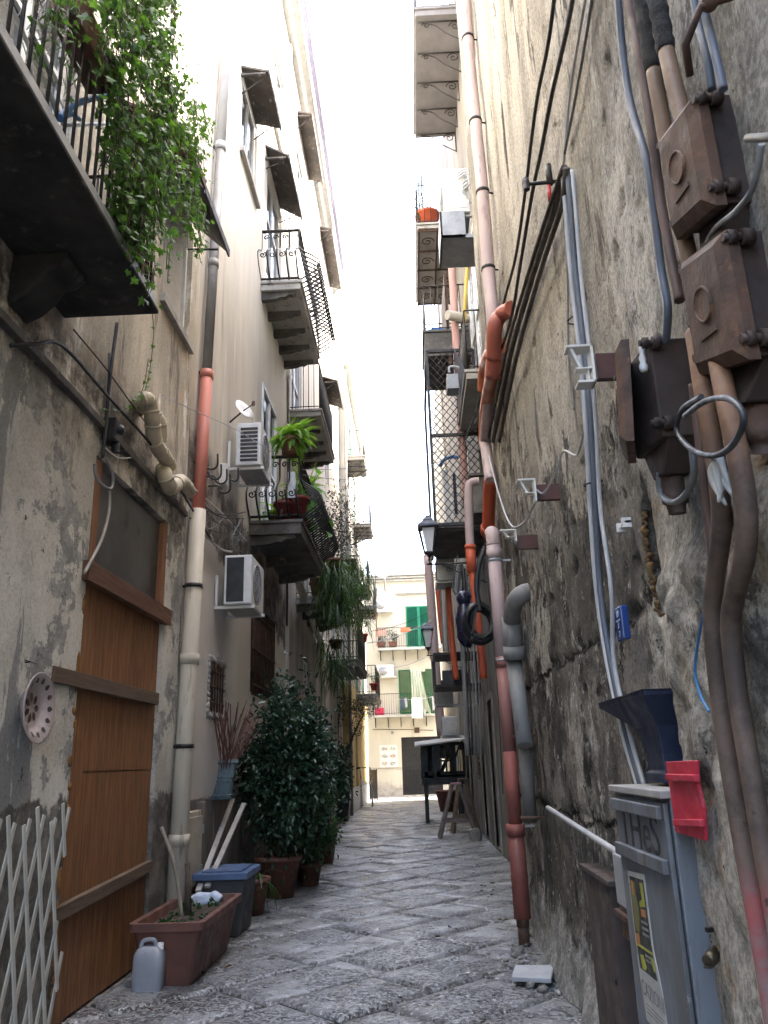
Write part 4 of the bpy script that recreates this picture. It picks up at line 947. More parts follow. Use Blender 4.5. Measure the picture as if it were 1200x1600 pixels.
for k in range(14):
    a=k*2*math.pi/14; r0=.138
    def rp(u,v): 
        rr=r0+u; return c+V((.042+(rr-.135)*.444+.0025,rr*math.cos(a)-v*math.sin(a),rr*math.sin(a)+v*math.cos(a)))
    m.add([rp(.0,0),rp(.008,.016),rp(.02,.015),rp(.034,.006),rp(.034,-.006),rp(.02,-.015),rp(.008,-.016)],[(0,1,2,3,4,5,6)])
obj('painted_leaves',m,pm,t)
m=MB(); m.tube([(LX,4.62,2.12),(LX+.03,4.62,2.12)],.004,5); m.tube([(LX+.03,4.56,2.125),(LX+.03,4.72,2.12)],.003,4); single('nail',m,MT['iron'],'bent nail above the painted plate','nail')
m=MB(); X0=-2.08; yA,yB,zA,zB=3.5,5.03,.02,1.34
for sgn,dx,ph in ((1,0,0),(-1,.012,.04)):
    for k in range(-6,18):
        ya=3.1+k*.165+ph; za=zA; sl=.34*sgn if sgn>0 else .30*sgn; L=1.32-.10*abs(math.sin(k*1.7)); p0=V((X0+dx,ya,za)); p1=V((X0+dx,ya+sl*L,za+L))
        def cut(p,q):
            a,b=p.copy(),q.copy(); lim=5.03-.06*math.sin(k*2.1)
            if a.y>lim and b.y>lim: return None
            if a.y>lim: a=a.lerp(b,(a.y-lim)/(a.y-b.y))
            elif b.y>lim: b=a.lerp(b,(lim-a.y)/(b.y-a.y))
            return a,b
        r_=cut(p0,p1)
        if r_ and (r_[1]-r_[0]).length>.12: m.bar(r_[0],r_[1],.030,.008,(1,0,0))
single('trellis',m,M('white_plastic_lath',(.48,.465,.41),(.40,.385,.34),5,.5),'white expanding plastic trellis leaning at the lower left wall','trellis')
t=thing('wall_basket','woven bluish wicker basket tied to the left wall holding dry reeds','basket',(LX,9.05,1.2))
b0=V((LX+.16,9.0,1.18)); b1_=V((LX+.2,9.12,1.58)); m=MB(); N=26
for i in range(N):
    a=2*math.pi*i/N
    m.tube([b0+V((.10*math.cos(a),.12*math.sin(a),0)),b0.lerp(b1_,.45)+V((.072*math.cos(a),.085*math.sin(a),0)),b1_+V((.095*math.cos(a),.11*math.sin(a),0))],.012,5)
for k in (.1,.45,.55,.92):
    q=b0.lerp(b1_,k); s_=1.08-.3*math.sin(math.pi*k); m.tube([q+V((.1*s_*math.cos(a*.2618),.115*s_*math.sin(a*.2618),0)) for a in range(24)],.013,5,closed=True)
obj('basket',m,M('blue_grey_wicker',(.10,.15,.17),(.06,.09,.105),14,.7,bump=.4,c3=(.2,.22,.2)),t)
t=thing('dry_reeds','bundle of dry reddish reeds fanning out of the wall basket','dried plant',(LX+.2,9.1,1.4)); m=MB()
for i in range(58):
    e=PX(random.gauss(385,22),1105+random.uniform(-14,28),LX+random.uniform(.12,.45)) if i<40 else PX(random.gauss(345,7),1108+random.uniform(0,25),LX+random.uniform(.06,.14))
    s=b0.lerp(b1_,.6)+V((random.uniform(-.05,.05),random.uniform(-.06,.06),0)); mid=s.lerp(e,.5)+V((0,0,.03))+rdir()*.02
    m.tube(spline([s,mid,e],4),.0045,4)
obj('reeds',m,M('red_brown_reed',(.13,.055,.04),(.09,.04,.03),9,.7,c3=(.2,.12,.08)),t)
# ---------------- pots and plants on the ground ----------------
t=thing('planter_trough','long brown plastic trough planter with a few low plants beside the plank door','planter',(-1.85,7.1,0))
def trough(x0,x1,y0,y1,z0,h,tp,mat,root,rim=.03):
    m=MB(); th=.02
    def loop(dx,z,r=.05):
        a0,a1,c0,c1=x0-dx,x1+dx,y0-dx,y1+dx; out=[]
        for (cx,cy,s) in ((a1-r,c1-r,0),(a0+r,c1-r,1),(a0+r,c0+r,2),(a1-r,c0+r,3)):
            for k in range(5): 
                a=(s+k/4)*math.pi/2; out.append((cx+r*math.cos(a),cy+r*math.sin(a),z))
        return out
    L=[loop(-tp,z0),loop(0,z0+h-.06),loop(rim,z0+h-.055),loop(rim,z0+h),loop(-.015,z0+h),loop(-.03,z0+h-.09)]; n=len(L[0]); vs=sum(L,[])
    m.add(vs,[(i*n+k,i*n+(k+1)%n,(i+1)*n+(k+1)%n,(i+1)*n+k) for i in range(len(L)-1) for k in range(n)]); m.f.append(tuple(range(n))); m.s.append(False)
    m.f.append(tuple(range(5*n,6*n))); m.s.append(False)
    obj('trough',m,mat,root)
    s=MB(); 
    ny,nx=16,8; s.add([(x0+.03+(x1-x0-.06)*i/(nx-1),y0+.03+(y1-y0-.06)*j/(ny-1),z0+h-.07+random.uniform(-.015,.025)) for j in range(ny) for i in range(nx)],[(j*nx+i,j*nx+i+1,(j+1)*nx+i+1,(j+1)*nx+i) for j in range(ny-1) for i in range(nx-1)],True); obj('soil',s,MT['soil'],root)
trough(-2.12,-1.62,6.42,7.75,0,.43,.07,MT['darkterra'],t)
m=MB()
for i in range(20):
    c=(random.uniform(-2.02,-1.72),random.uniform(6.6,7.6),.38)
    for k in range(5): oval(m,V(c)+rdir()*.02,rdir(.5),rdir(.8),random.uniform(.03,.06),.026)
for i in range(12): strap(m,(random.uniform(-2,-1.8),random.uniform(6.5,7.2),.37),rdir(.9),random.uniform(.1,.2),.02,1.4)
obj('foliage',m,LM['green'],t)
m=MB(); m.tube([(-1.9,7.12,.35),(-1.93,7.15,.75)],[.03,.022],8); obj('cut_stem',m,TW,t)
m=MB(); m.tube(spline([V((-1.93,7.05,.36)),V((-2.0,7.02,.75)),V((-2.12,7.0,1.05))],6),.016,7); single('stick',m,M('pale_bare_wood',(.32,.28,.21),(.25,.21,.16),8,.7),'pale bent stick standing in the brown trough planter','stick')
m=MB(); m.prism([(-2.0,7.58,.36),(-1.78,7.6,.36),(-1.74,7.6,.42),(-1.82,7.6,.47),(-1.86,7.6,.45),(-1.98,7.6,.46),(-2.04,7.58,.41)],(0,.12,0)); single('plastic_bag',m,M('pale_blue_plastic',(.5,.56,.66),(.42,.48,.58),6,.35),'crumpled pale blue plastic bag in the back of the brown trough','bag',None,.02)
t=thing('jerrycan','dirty white plastic jerrycan on the ground before the brown trough planter','jerrycan',(-1.975,6.4,0))
jm=M('milky_plastic',(.30,.315,.345),(.24,.25,.275),4,.4,c3=(.3,.29,.27))
m=MB(); jx,jy=-1.975,6.4; prof=[(.098,.0),(.108,.02),(.11,.19),(.105,.235),(.085,.27),(.055,.288)]; L=[]
for (s,z) in prof:
    for k in range(24):
        a=2*math.pi*k/24; ca,sa=math.cos(a),math.sin(a); e=.45
        L.append((jx+s*math.copysign(abs(ca)**e,ca),jy+s*.72*math.copysign(abs(sa)**e,sa),z))
m.add(L,[(i*24+k,i*24+(k+1)%24,(i+1)*24+(k+1)%24,(i+1)*24+k) for i in range(len(prof)-1) for k in range(24)],True); m.f.append(tuple(range(24))); m.s.append(False); m.f.append(tuple(range(120,144))); m.s.append(False)
obj('body',m,jm,t)
m=MB(); m.tube(spline([V((jx-.07,jy,.262)),V((jx-.055,jy,.315)),V((jx,jy,.328)),V((jx+.035,jy,.315)),V((jx+.045,jy,.28))],6),.016,8); obj('handle',m,jm,t)
m=MB(); m.lathe((jx+.075,jy,.262),[(.022,0),(.024,.04),(.018,.045),(.001,.046)],12); obj('cap',m,MT['offwhite'],t)
t=thing('storage_bin','dark bin with blue lid between the brown trough and the terracotta pots','bin',(-1.87,8.4,0))
m=MB(); m.prism([(-2.06,8.15,0),(-1.7,8.15,0),(-1.64,8.1,.5),(-2.1,8.1,.5)],(0,.6,0)); obj('body',m,M('grey_black_bin',(.045,.048,.05),(.065,.068,.066),5,.6),t,.02)
m=MB(); m.box(-2.13,-1.61,8.06,8.74,.5,.56); m.box(-2.06,-1.68,8.13,8.67,.56,.575); obj('lid',m,M('blue_grey_lid',(.075,.12,.22),(.06,.095,.17),5,.45),t,.012)
wm=M('painted_lath',(.38,.36,.33),(.27,.25,.225),7,.7,c3=(.16,.14,.12))
for i,(a,c) in enumerate((((-2.05,8.0,.42),(-2.1,9.6,1.15)),((-1.98,8.05,.45),(-1.98,9.65,1.10)))):
    m=MB(); m.bar(a,c,.05,.025); single('wooden_lath',m,wm,['upper of two pale laths leaning on the blue lidded bin','lower of two pale laths leaning on the blue lidded bin'][i],'lath','laths by the bin')
def potted(lbl,x,y,r0,r1,h,mat,group='terracotta pots along the left wall'):
    t=thing('flower_pot',lbl,'plant pot',(x,y,0),group); pot(t,(x,y,0),r0,r1,h,mat); return t
t=potted('small terracotta pot with strap leaves just behind the blue lidded bin',-1.83,9.35,.14,.2,.36,MT['terra'])
m=MB()
for i in range(90): strap(m,(-1.83+random.gauss(0,.07),9.35+random.gauss(0,.07),.33),rdir(.5),random.uniform(.25,.5),.022,2.2)
obj('foliage',m,LM['strap'],t)
t=thing('shrub','big dark glossy leaved shrub in a terracotta pot by the left wall','shrub',(-1.7,10.6,0),'potted shrubs')
pot(t,(-1.72,10.5,0),.19,.27,.46,MT['terra'])
random.seed(21)
bush(t,(-1.62,10.5,1.52),.50,.62,.84,5200,.092,.046,LM['gloss'],8,(-1.72,10.5,.42),clump=44,shell=.45)
t=thing('shrub','second glossy shrub, wider, in a terracotta pot behind the big dark one','shrub',(-1.6,12.4,0),'potted shrubs')
pot(t,(-1.68,12.4,0),.2,.28,.5,MT['terra'])
bush(t,(-1.55,12.2,1.42),.46,.55,.72,2300,.085,.042,LM['gloss'],6,(-1.68,12.4,.45),clump=34,shell=.3)
t=thing('shrub','low bright green shrub under the big dark glossy one','shrub',(-1.42,11.3,0),'potted shrubs')
pot(t,(-1.46,11.4,0),.12,.17,.28,MT['terra'])
bush(t,(-1.36,11.2,.72),.36,.42,.5,1300,.07,.034,LM['green'],4,(-1.46,11.4,.25),clump=16,shell=.3)
t=thing('shrub','tall thin leafy shrub rising behind the big dark glossy one','shrub',(-1.9,13.0,0),'potted shrubs')
pot(t,(-1.9,13.1,0),.18,.25,.45,MT['terra'])
bush(t,(-1.76,13.1,2.35),.26,.35,.62,520,.075,.036,LM['gloss'],6,(-1.9,13.1,.4),clump=22,shell=.3)
t=potted('large terracotta pot standing beyond the two glossy shrubs',-1.6,13.9,.21,.3,.62,MT['darkterra'])
bush(t,(-1.62,13.9,.95),.25,.25,.3,300,.07,.034,LM['gloss'],4,(-1.6,13.9,.55),clump=10)
t=thing('shrub','shrub in a big black plastic tub farther down the left wall','shrub',(-2.15,23.6,0),'potted shrubs')
m=MB(); m.prism([(-2.42,23.3,0),(-1.92,23.3,0),(-1.84,23.22,.78),(-2.5,23.22,.78)],(0,.6,0)); obj('pot',m,MT['black'],t,.02)
bush(t,(-2.2,22.8,1.2),.36,.6,.7,1300,.12,.06,LM['gloss'],6,(-2.15,23.6,.75),clump=24,shell=.3)
t=thing('tree','thin grey leaved tree leaning over the alley before the yellow wall','tree',(-2.1,24.5,0))
m=MB(); m.tube(spline([V((-2.15,24.3,.3)),V((-2.1,24.3,1.4)),V((-1.85,24.4,2.2)),V((-1.5,24.5,2.9))],6),[.05-.0018*i for i in range(19)],7); m.tube(spline([V((-2.1,24.3,1.4)),V((-2.25,24.3,2.2)),V((-2.2,24.3,3.0))],6),.022,6)
obj('trunk',m,TW,t); lf=MB()
for (cx,cy,cz,rx,rz,n) in ((-1.45,24.5,3.1,.48,.4,900),(-2.2,24.2,3.1,.4,.6,700),(-1.75,24.4,2.5,.3,.35,200)):
    for i in range(n):
        d=rdir(); k=random.random()**.45; p=V((cx+d.x*rx*k,cy+d.y*rx*k,cz+d.z*rz*k)); oval(lf,p,rdir(),rdir(.5),random.uniform(.06,.1),.022)
obj('crown',lf,LM['olive'],t)
# metal garden chairs, pole
t=thing('metal_chair','folded metal chairs leaning stacked by the yellow wall','chairs',(-2.0,30.5,0))
cm=M('bare_steel_tube',(.38,.38,.38),(.28,.28,.28),6,.35,.7)
m=MB()
for k in range(3):
    o=.14*k
    for x in (-2.0,-1.62): m.tube(spline([V((x,30+o,.02)),V((x,30.2+o,.6)),V((x-.02,30.45+o,1.0)),V((x-.05,30.2+o,1.35))],5),.016,6); m.tube([(x,30.7+o,.02),(x,30.1+o,.85)],.016,6)
    m.tube([(-2.05,30.2+o,1.35),(-1.67,30.2+o,1.35)],.016,6)
obj('frame',m,cm,t)
m=MB()
for k in range(3): m.box(-2.0,-1.62,29.95+.14*k,30.4+.14*k,.78+.04*k,.8+.04*k)
obj('seat',m,MT['offwhite'],t)
t=thing('iron_gate_leaf','narrow dark iron gate leaf folded at the end corner of the yellow wall','gate',(-1.85,35.6,0)); m=MB()
for x in (-1.98,-1.78,-1.68): m.bar((x,35.5,.0),(x,35.5,1.25),.05,.05)
for z in (.1,.65,1.2): m.bar((-1.98,35.5,z),(-1.66,35.5,z),.04,.04)
m.box(-1.96,-1.7,35.49,35.5,.1,1.2); obj('leaf',m,MT['iron'],t)
# ---------------- balcony plants ----------------
def fernpot(lbl,x,y,z,r,h,n,l,group='ferns on the left balcony',mat=None):
    t=thing('fern',lbl,'fern',(x,y,z),group); pot(t,(x,y,z),r*.72,r,h,mat or MT['terra']); m=MB()
    for i in range(n): frond(m,(x+random.gauss(0,r*.3),y+random.gauss(0,r*.3),z+h),rdir(.75),random.uniform(.6,1.1)*l,.045,random.uniform(1.2,3.2))
    obj('foliage',m,LM['fern'],t); return t
q=PX(452,700,-1.62)
fernpot('bright fern in a terracotta pot set on the corner of the curved balcony rail',-1.66,10.86,5.82,.15,.26,110,.46)
fernpot('bright fern farther along the curved balcony above the broad leaves',-1.65,12.5,5.55,.16,.25,110,.55)
fernpot('bright fern on the balcony floor behind the wall and red pots',-1.95,11.7,4.9,.14,.22,60,.5)
t=thing('broad_leaf_plant','broad leaved green plant poking through the curved railing','plant',(-1.6,12.0,4.87)); pot(t,(-1.65,12.0,4.87),.11,.15,.26,MT['terra']); m=MB(); s_=MB()
for i in range(24):
    p=V((-1.5+random.gauss(0,.16),11.9+random.gauss(0,.35),5.42+random.gauss(0,.2))); s_.tube([(-1.65,12,5.1),p],.006,4); oval(m,p,rdir(-.2),V((.7,-.6,.6)),random.uniform(.14,.26),random.uniform(.12,.2),.1)
obj('stems',s_,LM['green'],t); obj('foliage',m,LM['big'],t)
for i,(x,y,r,h,l) in enumerate(((-1.78,11.15,.15,.32,'dark red pot nearest the wall on the curved balcony'),(-1.6,11.2,.17,.4,'larger dark red pot with a label at the outer corner of the curved balcony'))):
    t=thing('flower_pot',l,'plant pot',(x,y,4.87),'red pots on the left balcony'); pot(t,(x,y,4.87),r*.75,r,h,M('dark_red_plastic',(.16,.03,.028),(.12,.025,.022),5,.45)); m=MB()
    for k in range(24): strap(m,(x,y,4.87+h),rdir(.8),random.uniform(.2,.4),.03,1.5)
    obj('foliage',m,LM['strap'],t)
m=MB(); m.box(-1.71,-1.6,11.0,11.02,5.22,5.62); m.ball((-1.655,10.995,5.45),.035,.006,.07,10,8); single('seed_packet',m,M('white_green_packet',(.6,.62,.66),(.5,.53,.58),3,.4),'pale packet standing in the larger dark red pot','packet')
t=thing('balcony_shrub','fine dark leaved shrub on the straight railed balcony beyond the ferns','shrub',(-1.5,15.5,4.7),'shrubs on balconies'); pot(t,(-1.75,15.4,4.7),.13,.18,.3,MT['terra'])
bush(t,(-1.45,15.6,6.0),.6,.9,.95,1500,.07,.03,LM['olive'],8,(-1.75,15.4,4.95),clump=40,shell=.2)
t=thing('flower_pot','terracotta pot on the straight railed balcony under the hanging leaves','plant pot',(-1.8,15.9,4.7)); pot(t,(-1.8,15.9,4.7),.16,.21,.34,MT['terra']); m=MB()
for k in range(40): strap(m,(-1.8,15.9,5.0),rdir(.8),random.uniform(.3,.5),.02,1.2)
obj('foliage',m,LM['strap'],t)
def hanging(lbl,x,y,z,n,l,sp,mat):
    t=thing('hanging_plant',lbl,'hanging plant',(x,y,z),'hanging plants on the left balconies'); pot(t,(x,y,z-.05),.11,.15,.2,MT['terra']); m=MB()
    for i in range(n):
        d=rdir(.4); p=V((x+random.gauss(0,sp*.5),y+random.gauss(0,sp),z+.12+random.gauss(0,.1)-random.random()*l*.8)); strap(m,p,V((d.x,d.y,max(.1,d.z))),random.uniform(.4,.8),.022,random.uniform(2.5,4))
    obj('foliage',m,mat,t)
hanging('dense grass like plant hanging far down from the balcony corner, nearest',-1.4,14.9,5.1,420,1.3,.28,LM['strap'])
hanging('dense grass like plant hanging down beyond the nearest hanging one',-1.32,18.2,5.9,520,1.7,.4,LM['strap'])
hanging('paler grass like plant hanging below the sloping pipe on the left',-1.75,18.6,4.1,240,1.1,.35,LM['green'])
# sloping white pipe under balcony, vertical pipe
m=MB(); m.tube(spline([V((LX,14.4,4.75)),V((LX+.16,14.5,4.85)),V((LX+.18,15,4.72)),V((LX+.12,17,4.5)),V((LX+.08,19.3,4.3)),V((LX+.08,19.7,4.0)),V((LX+.08,19.7,0))],7),.075,10); single('drainpipe',m,MT['cream'],'cream pipe sloping under the balcony then dropping behind the shrubs','drainpipe')
m=MB(); m.tube([(-2.0,25.8,0),(-2.0,25.9,15)],.05,8); single('drainpipe',m,MT['gpipe'],'thin grey drainpipe at the start of the yellow wall','drainpipe')
# small cloths and pots on far left balconies
m=MB(); m.prism([(-1.33,30.6,7.0),(-1.33,31.3,7.0),(-1.33,31.1,6.3),(-1.33,30.8,6.1)],(.02,0,0)); single('cloth',m,M('orange_cloth',(.6,.27,.03),(.5,.22,.03),5,.8),'orange cloth hanging from a far left balcony','cloth')
for (x,y,z,l) in ((-1.5,24.7,5.05,'small red pot on the dark railed far balcony'),(-1.4,29.6,4.0,'red pot with flowers on the lowest far left balcony')):
    t=thing('flower_pot',l,'plant pot',(x,y,z),'small pots on the far balconies'); pot(t,(x,y,z),.12,.16,.26,M('red_pot',(.4,.05,.035),(.32,.04,.03),5,.5)); bush(t,(x,y,z+.45),.25,.25,.25,160,.06,.03,LM['green'],3,(x,y,z+.2),clump=8)
# ---------------- right wall: cables and conduits ----------------
def RW(px,py,o=.05):
    p=PX(px,py,RX-o)
    if p.y<3.3:                       # nearest stretch of the wall leans into the alley
        r=ray(px,py); t=(RX-o-.363)/(r[0]-.11*r[1]); p=V((r*t+[0,0,H]).tolist())
    return p
def wx(y): return RX-.11*max(0,3.3-y)
def R2(px,py,o=.05): return PX(px,py,R2X-o)
def rc(pts,o,r,mat,lbl,cat='cable',group=None,tw=0,f=RW,n=6):
    return cable('electric_cable' if cat=='cable' else cat.replace(' ','_'),[f(a,b,o if len(q)==0 else q[0]) for a,b,*q in pts],r,mat,lbl,cat,group,n,tw)
bc=MT['rubber']; gr='cable runs on the right wall'
rc([(872,-60),(858,60),(840,150),(829,230),(822,290),(806,400),(788,470),(768,560),(748,630),(726,690)],.07,.012,bc,'left of the two long black cables crossing the upper right wall','cable',gr)
rc([(905,-60),(885,50),(862,150),(845,240),(832,300),(812,420),(798,500),(775,570),(752,640),(742,660)],.07,.013,bc,'right of the two long black cables crossing the upper right wall','cable',gr)
bm_=M('brown_sheathed_bundle',(.085,.07,.058),(.05,.043,.037),10,.7,bump=.3)
for i,(dx,r) in enumerate(((0,.022),(10,.017),(-8,.014))):
    rc([(882+dx*.3,262),(868+dx,320),(842+dx,400),(818+dx,480),(800+dx,545),(784+dx,620),(770+dx,690)],.05+.012*i,r,bm_,['thick','middle','thin'][i]+' brown cable of the bundle sweeping down from the iron wall bracket','cable',gr)
t=thing('cable_bracket','iron wall bracket with insulator carrying the cables on the upper right wall','bracket',tuple(RW(870,280,0)))
m=MB(); p=RW(872,283,0); q=PY(822,288,p.y); m.tube([p+V((.03,0,0)),q],.012,6); m.lathe(q-V((0,0,.04)),[(.02,0),(.026,.04),(.02,.08)],10); m.tube([p-V((.05,0,.02)),p+V((-.05,0,.12))],.02,8); obj('arm',m,MT['iron'],t)
m=MB(); m.tube([p+V((-.06,0,-.03)),p+V((-.06,0,-.14))],.013,8); obj('red_insulator',m,M('red_plastic',(.45,.03,.03),(.35,.03,.03),5,.4),t)
wc=M('white_conduit',(.44,.445,.455),(.34,.345,.355),4,.45,bump=.05); bcn=M('blue_grey_conduit',(.105,.118,.145),(.07,.08,.10),4,.45,bump=.05)
C1=[(878,262),(884,330),(892,430),(905,545),(915,660),(922,790),(932,920),(948,1030),(972,1140),(998,1232)]
for i,(dx,mt,l,o,r) in enumerate(((0,wc,'left white conduit of the run down to the grey cabinet',.06,.013),(10,bcn,'blue grey conduit between the white ones down to the grey cabinet',.05,.016),(19,wc,'right white conduit of the run down to the grey cabinet',.055,.011))):
    rc([(a+dx*(.6 if b>850 else .85)+(12 if i==2 and 850<b<1000 else 0),b+2*i) for a,b in C1],o,r,mt,l,'conduit','conduits to the grey cabinet',n=8)
for (a,b) in ((899,500),(925,757)):
    p=RW(a,b,.05); m=MB(); m.tube([p+V((-.03,-.05,-.01)),p+V((-.04,0,0)),p+V((-.03,.05,.01)),p+V((.04,.06,0)),p+V((.04,-.05,0))],.005,5,closed=True); single('cable_tie',m,bc,'black tie round the white conduits '+('just above the pale bracket frame' if b<600 else 'below the pale bracket frame'),'cable tie')
rc([(878,300),(886,420),(889,560),(897,640)],.03,.006,MT['gpipe'],'thin grey wire left of the white conduits')
rc([(925,-60),(893,130),(880,262)],.04,.008,wc,'thin white cable rising from the top of the white conduits','cable','thin cables above the bracket'); rc([(935,-60),(905,120),(882,240)],.04,.008,MT['gpipe'],'thin grey cable rising beside the thin white one','cable','thin cables above the bracket')
rc([(965,-20),(972,70),(985,160),(1010,250),(1022,330),(1033,420),(1043,480),(1040,535)],.06,.013,bcn,'blue grey conduit running from the top down to the open rusty box')
pb_=M('brown_painted_pipe',(.12,.072,.055),(.08,.05,.04),5,.6,bump=.2)
rc([(978,-20),(1003,110),(1018,200),(1030,300),(1048,400),(1062,470)],.05,.016,pb_,'slim brown pipe beside the blue grey conduit','pipe',n=8)
# big brown pipes with black wrap
pipeup=M('ochre_brown_pipe',(.20,.125,.075),(.13,.08,.052),4,.6,bump=.15,c3=(.12,.06,.04)); wrap=M('black_tar_wrap',(.018,.017,.016),(.03,.028,.026),30,.9,bump=.8,bd=.01)
for i,(pa_,k,l) in enumerate((([(992,-60),(1008,30),(1021,110),(1034,180),(1048,260),(1068,360),(1090,470),(1103,560)],115,'left ochre pipe with black wrapped top above the rusty boxes'),([(1012,-60),(1028,10),(1041,80),(1058,150),(1075,220),(1090,330)],80,'right ochre pipe with black wrapped top above the upper rusty box'))):
    t=thing('wrapped_pipe',l,'pipe',tuple(RW(*pa_[-1],.06)),'wrapped pipes on the right wall')
    up=[RW(a,b,.075) for a,b in pa_ if b<=k]; e=RW(*[p for p in pa_ if p[1]<=k][-1],.075); dn=[e]+[RW(a,b,.075) for a,b in pa_ if b>k]
    m=MB(); m.tube(spline(dn,6),.0215,12); obj('pipe',m,pipeup,t)
    m=MB(); sp=spline(up,8); m.tube(sp,[.025+.0025*math.sin(j*2.3) for j in range(len(sp))],12); obj('wrap',m,wrap,t)
for i,dx in enumerate((0,14)):
    rc([(1078+dx,-40),(1090+dx,30),(1104+dx,85),(1112+dx*1.3,140)],.07,.010,bcn,['left','right'][i]+' blue grey cable entering the top of the upper rusty box','cable','cables into the upper rusty box',n=8)
p=RW(1112,62,.06); m=MB(); m.tube([p+V((-.04,.05,-.05)),p+V((-.06,0,-.01)),p+V((-.04,-.06,.03)),p+V((.05,-.07,.05))],.009,6); m.ball(p+V((-.02,-.06,.04)),.02); single('pipe_clamp',m,MT['rustiron'],'rusty clamp round the two blue grey cables at the top right','clamp')
rc([(1190,225),(1178,290),(1150,330),(1115,360),(1098,400),(1085,425)],.06,.007,M('grey_loop_cable',(.24,.25,.26),(.17,.18,.19),6,.5),'grey cable curving between the two upper rusty boxes')
m=MB(); m.tube([RW(1240,212,.03),RW(1168,216,.03)],.009,8); single('conduit_stub',m,MT['gpipe'],'grey conduit stub ending beside the upper rusty box','conduit')
# ---------------- rusty junction boxes ----------------
rust=M('cast_iron_rust',(.105,.058,.038),(.055,.036,.027),7,.75,.1,.6,.006,c3=(.155,.078,.04)); rustd=M('dark_cast_iron',(.055,.036,.029),(.035,.026,.022),6,.75,.1,.5,.006)
def rustbox(lbl,y0,y1,z0,z1,xl,open_=False,sh=.36):
    t=thing('iron_junction_box',lbl,'junction box',(RX,y0,z0),'rusty iron boxes on the right wall')
    def K(mb): mb.v=[(x,y,z+(y-y0)*sh) for x,y,z in mb.v]; return mb
    wl=wx((y0+y1)/2); xb=xl+.045; m=MB(); m.box(xb,wl+.05,y0+.015,y1-.015,z0+.01,z1)
    yc=(y0+y1)/2; zc=z0-.09; a=[(xb+.02,y0+.03,z0+.01),(wl,y0+.03,z0+.01),(wl,y1-.03,z0+.01),(xb+.02,y1-.03,z0+.01)]; xm=(xb+wl)/2; b=[(xm-.045,yc-.045,zc),(xm+.045,yc-.045,zc),(xm+.045,yc+.045,zc),(xm-.045,yc+.045,zc)]
    m.add(a+b,[(0,1,5,4),(1,2,6,5),(2,3,7,6),(3,0,4,7),(4,5,6,7)]); obj('box_body',K(m),rustd,t,.006)
    m=MB(); L=lambda d,x:[(x,y0+d,z0+d),(x,y1-d,z0+d),(x,y1-d,z1-d),(x,y0+d,z1-d)]
    m.add(L(0,xb)+L(0,xl+.02)+L(.03,xl),[(0,1,5,4),(1,2,6,5),(2,3,7,6),(3,0,4,7),(4,5,9,8),(5,6,10,9),(6,7,11,10),(7,4,8,11),(8,9,10,11),(3,2,1,0)])
    h=z1-z0; m.lathe((xl,yc,z0+h*.52),[(.001,-.003),(.04,-.003),(.042,-.006),(.047,-.006),(.049,0)],20,'x'); m.bar((xl,yc-.05,z0+h*.3),(xl,yc+.04,z0+h*.26),.008,.014)
    K(m)
    if open_:
        rt=Matrix.Rotation(R(-16),4,'Z')@Matrix.Rotation(R(4),4,'Y'); pv=V((xb-.02,y1,z0)); m.v=[tuple(pv+(rt@(V(p)-pv))) for p in m.v]
    obj('lid',m,rust,t,.004)
    for (y,z) in ((y0,z1-.02),(y0,z0+.05),(y1,z1-.02),(y1,z0+.05)):
        m=MB(); m.tube([(xb-.035,y,z),(xb+.03,y,z)],.011,8); m.tube([(xb-.025,y,z),(xb-.008,y,z)],.019,6); m.tube([(xb+.005,y,z),(xb+.03,y,z)],.022,8); obj('lug_bolt',K(m),rustd,t)
    m=MB(); m.lathe((xm,yc,zc-.12),[(.026,0),(.03,.03),(.04,.035),(.04,.07),(.034,.08),(.034,.13)],16); obj('cable_gland',K(m),rust,t)
    if open_:
        m=MB()
        m.tube(spline([V((xb-.015,y0+.05,z1-.10)),V((xb-.012,y0+.05,z1-.03)),V((xb,y0+.06,z1+.004)),V((xb+.03,y0+.1,z1+.008)),V((xb+.03,y0+.2,z1+.006))],6),[random.uniform(.008,.017) for _ in range(25)],8)
        obj('white_foam',K(m),MT['white'],t)
    return t
rustbox('upper rusty iron box on the right wall under the blue grey cables',1.55,1.80,2.68,3.0,.71)
rustbox('middle rusty iron box, just below the upper one at the right edge',1.53,1.79,2.28,2.60,.71)
rustbox('lower rusty iron box with its lid ajar and white foam on top',2.25,2.56,2.40,2.74,.735,True,.12)
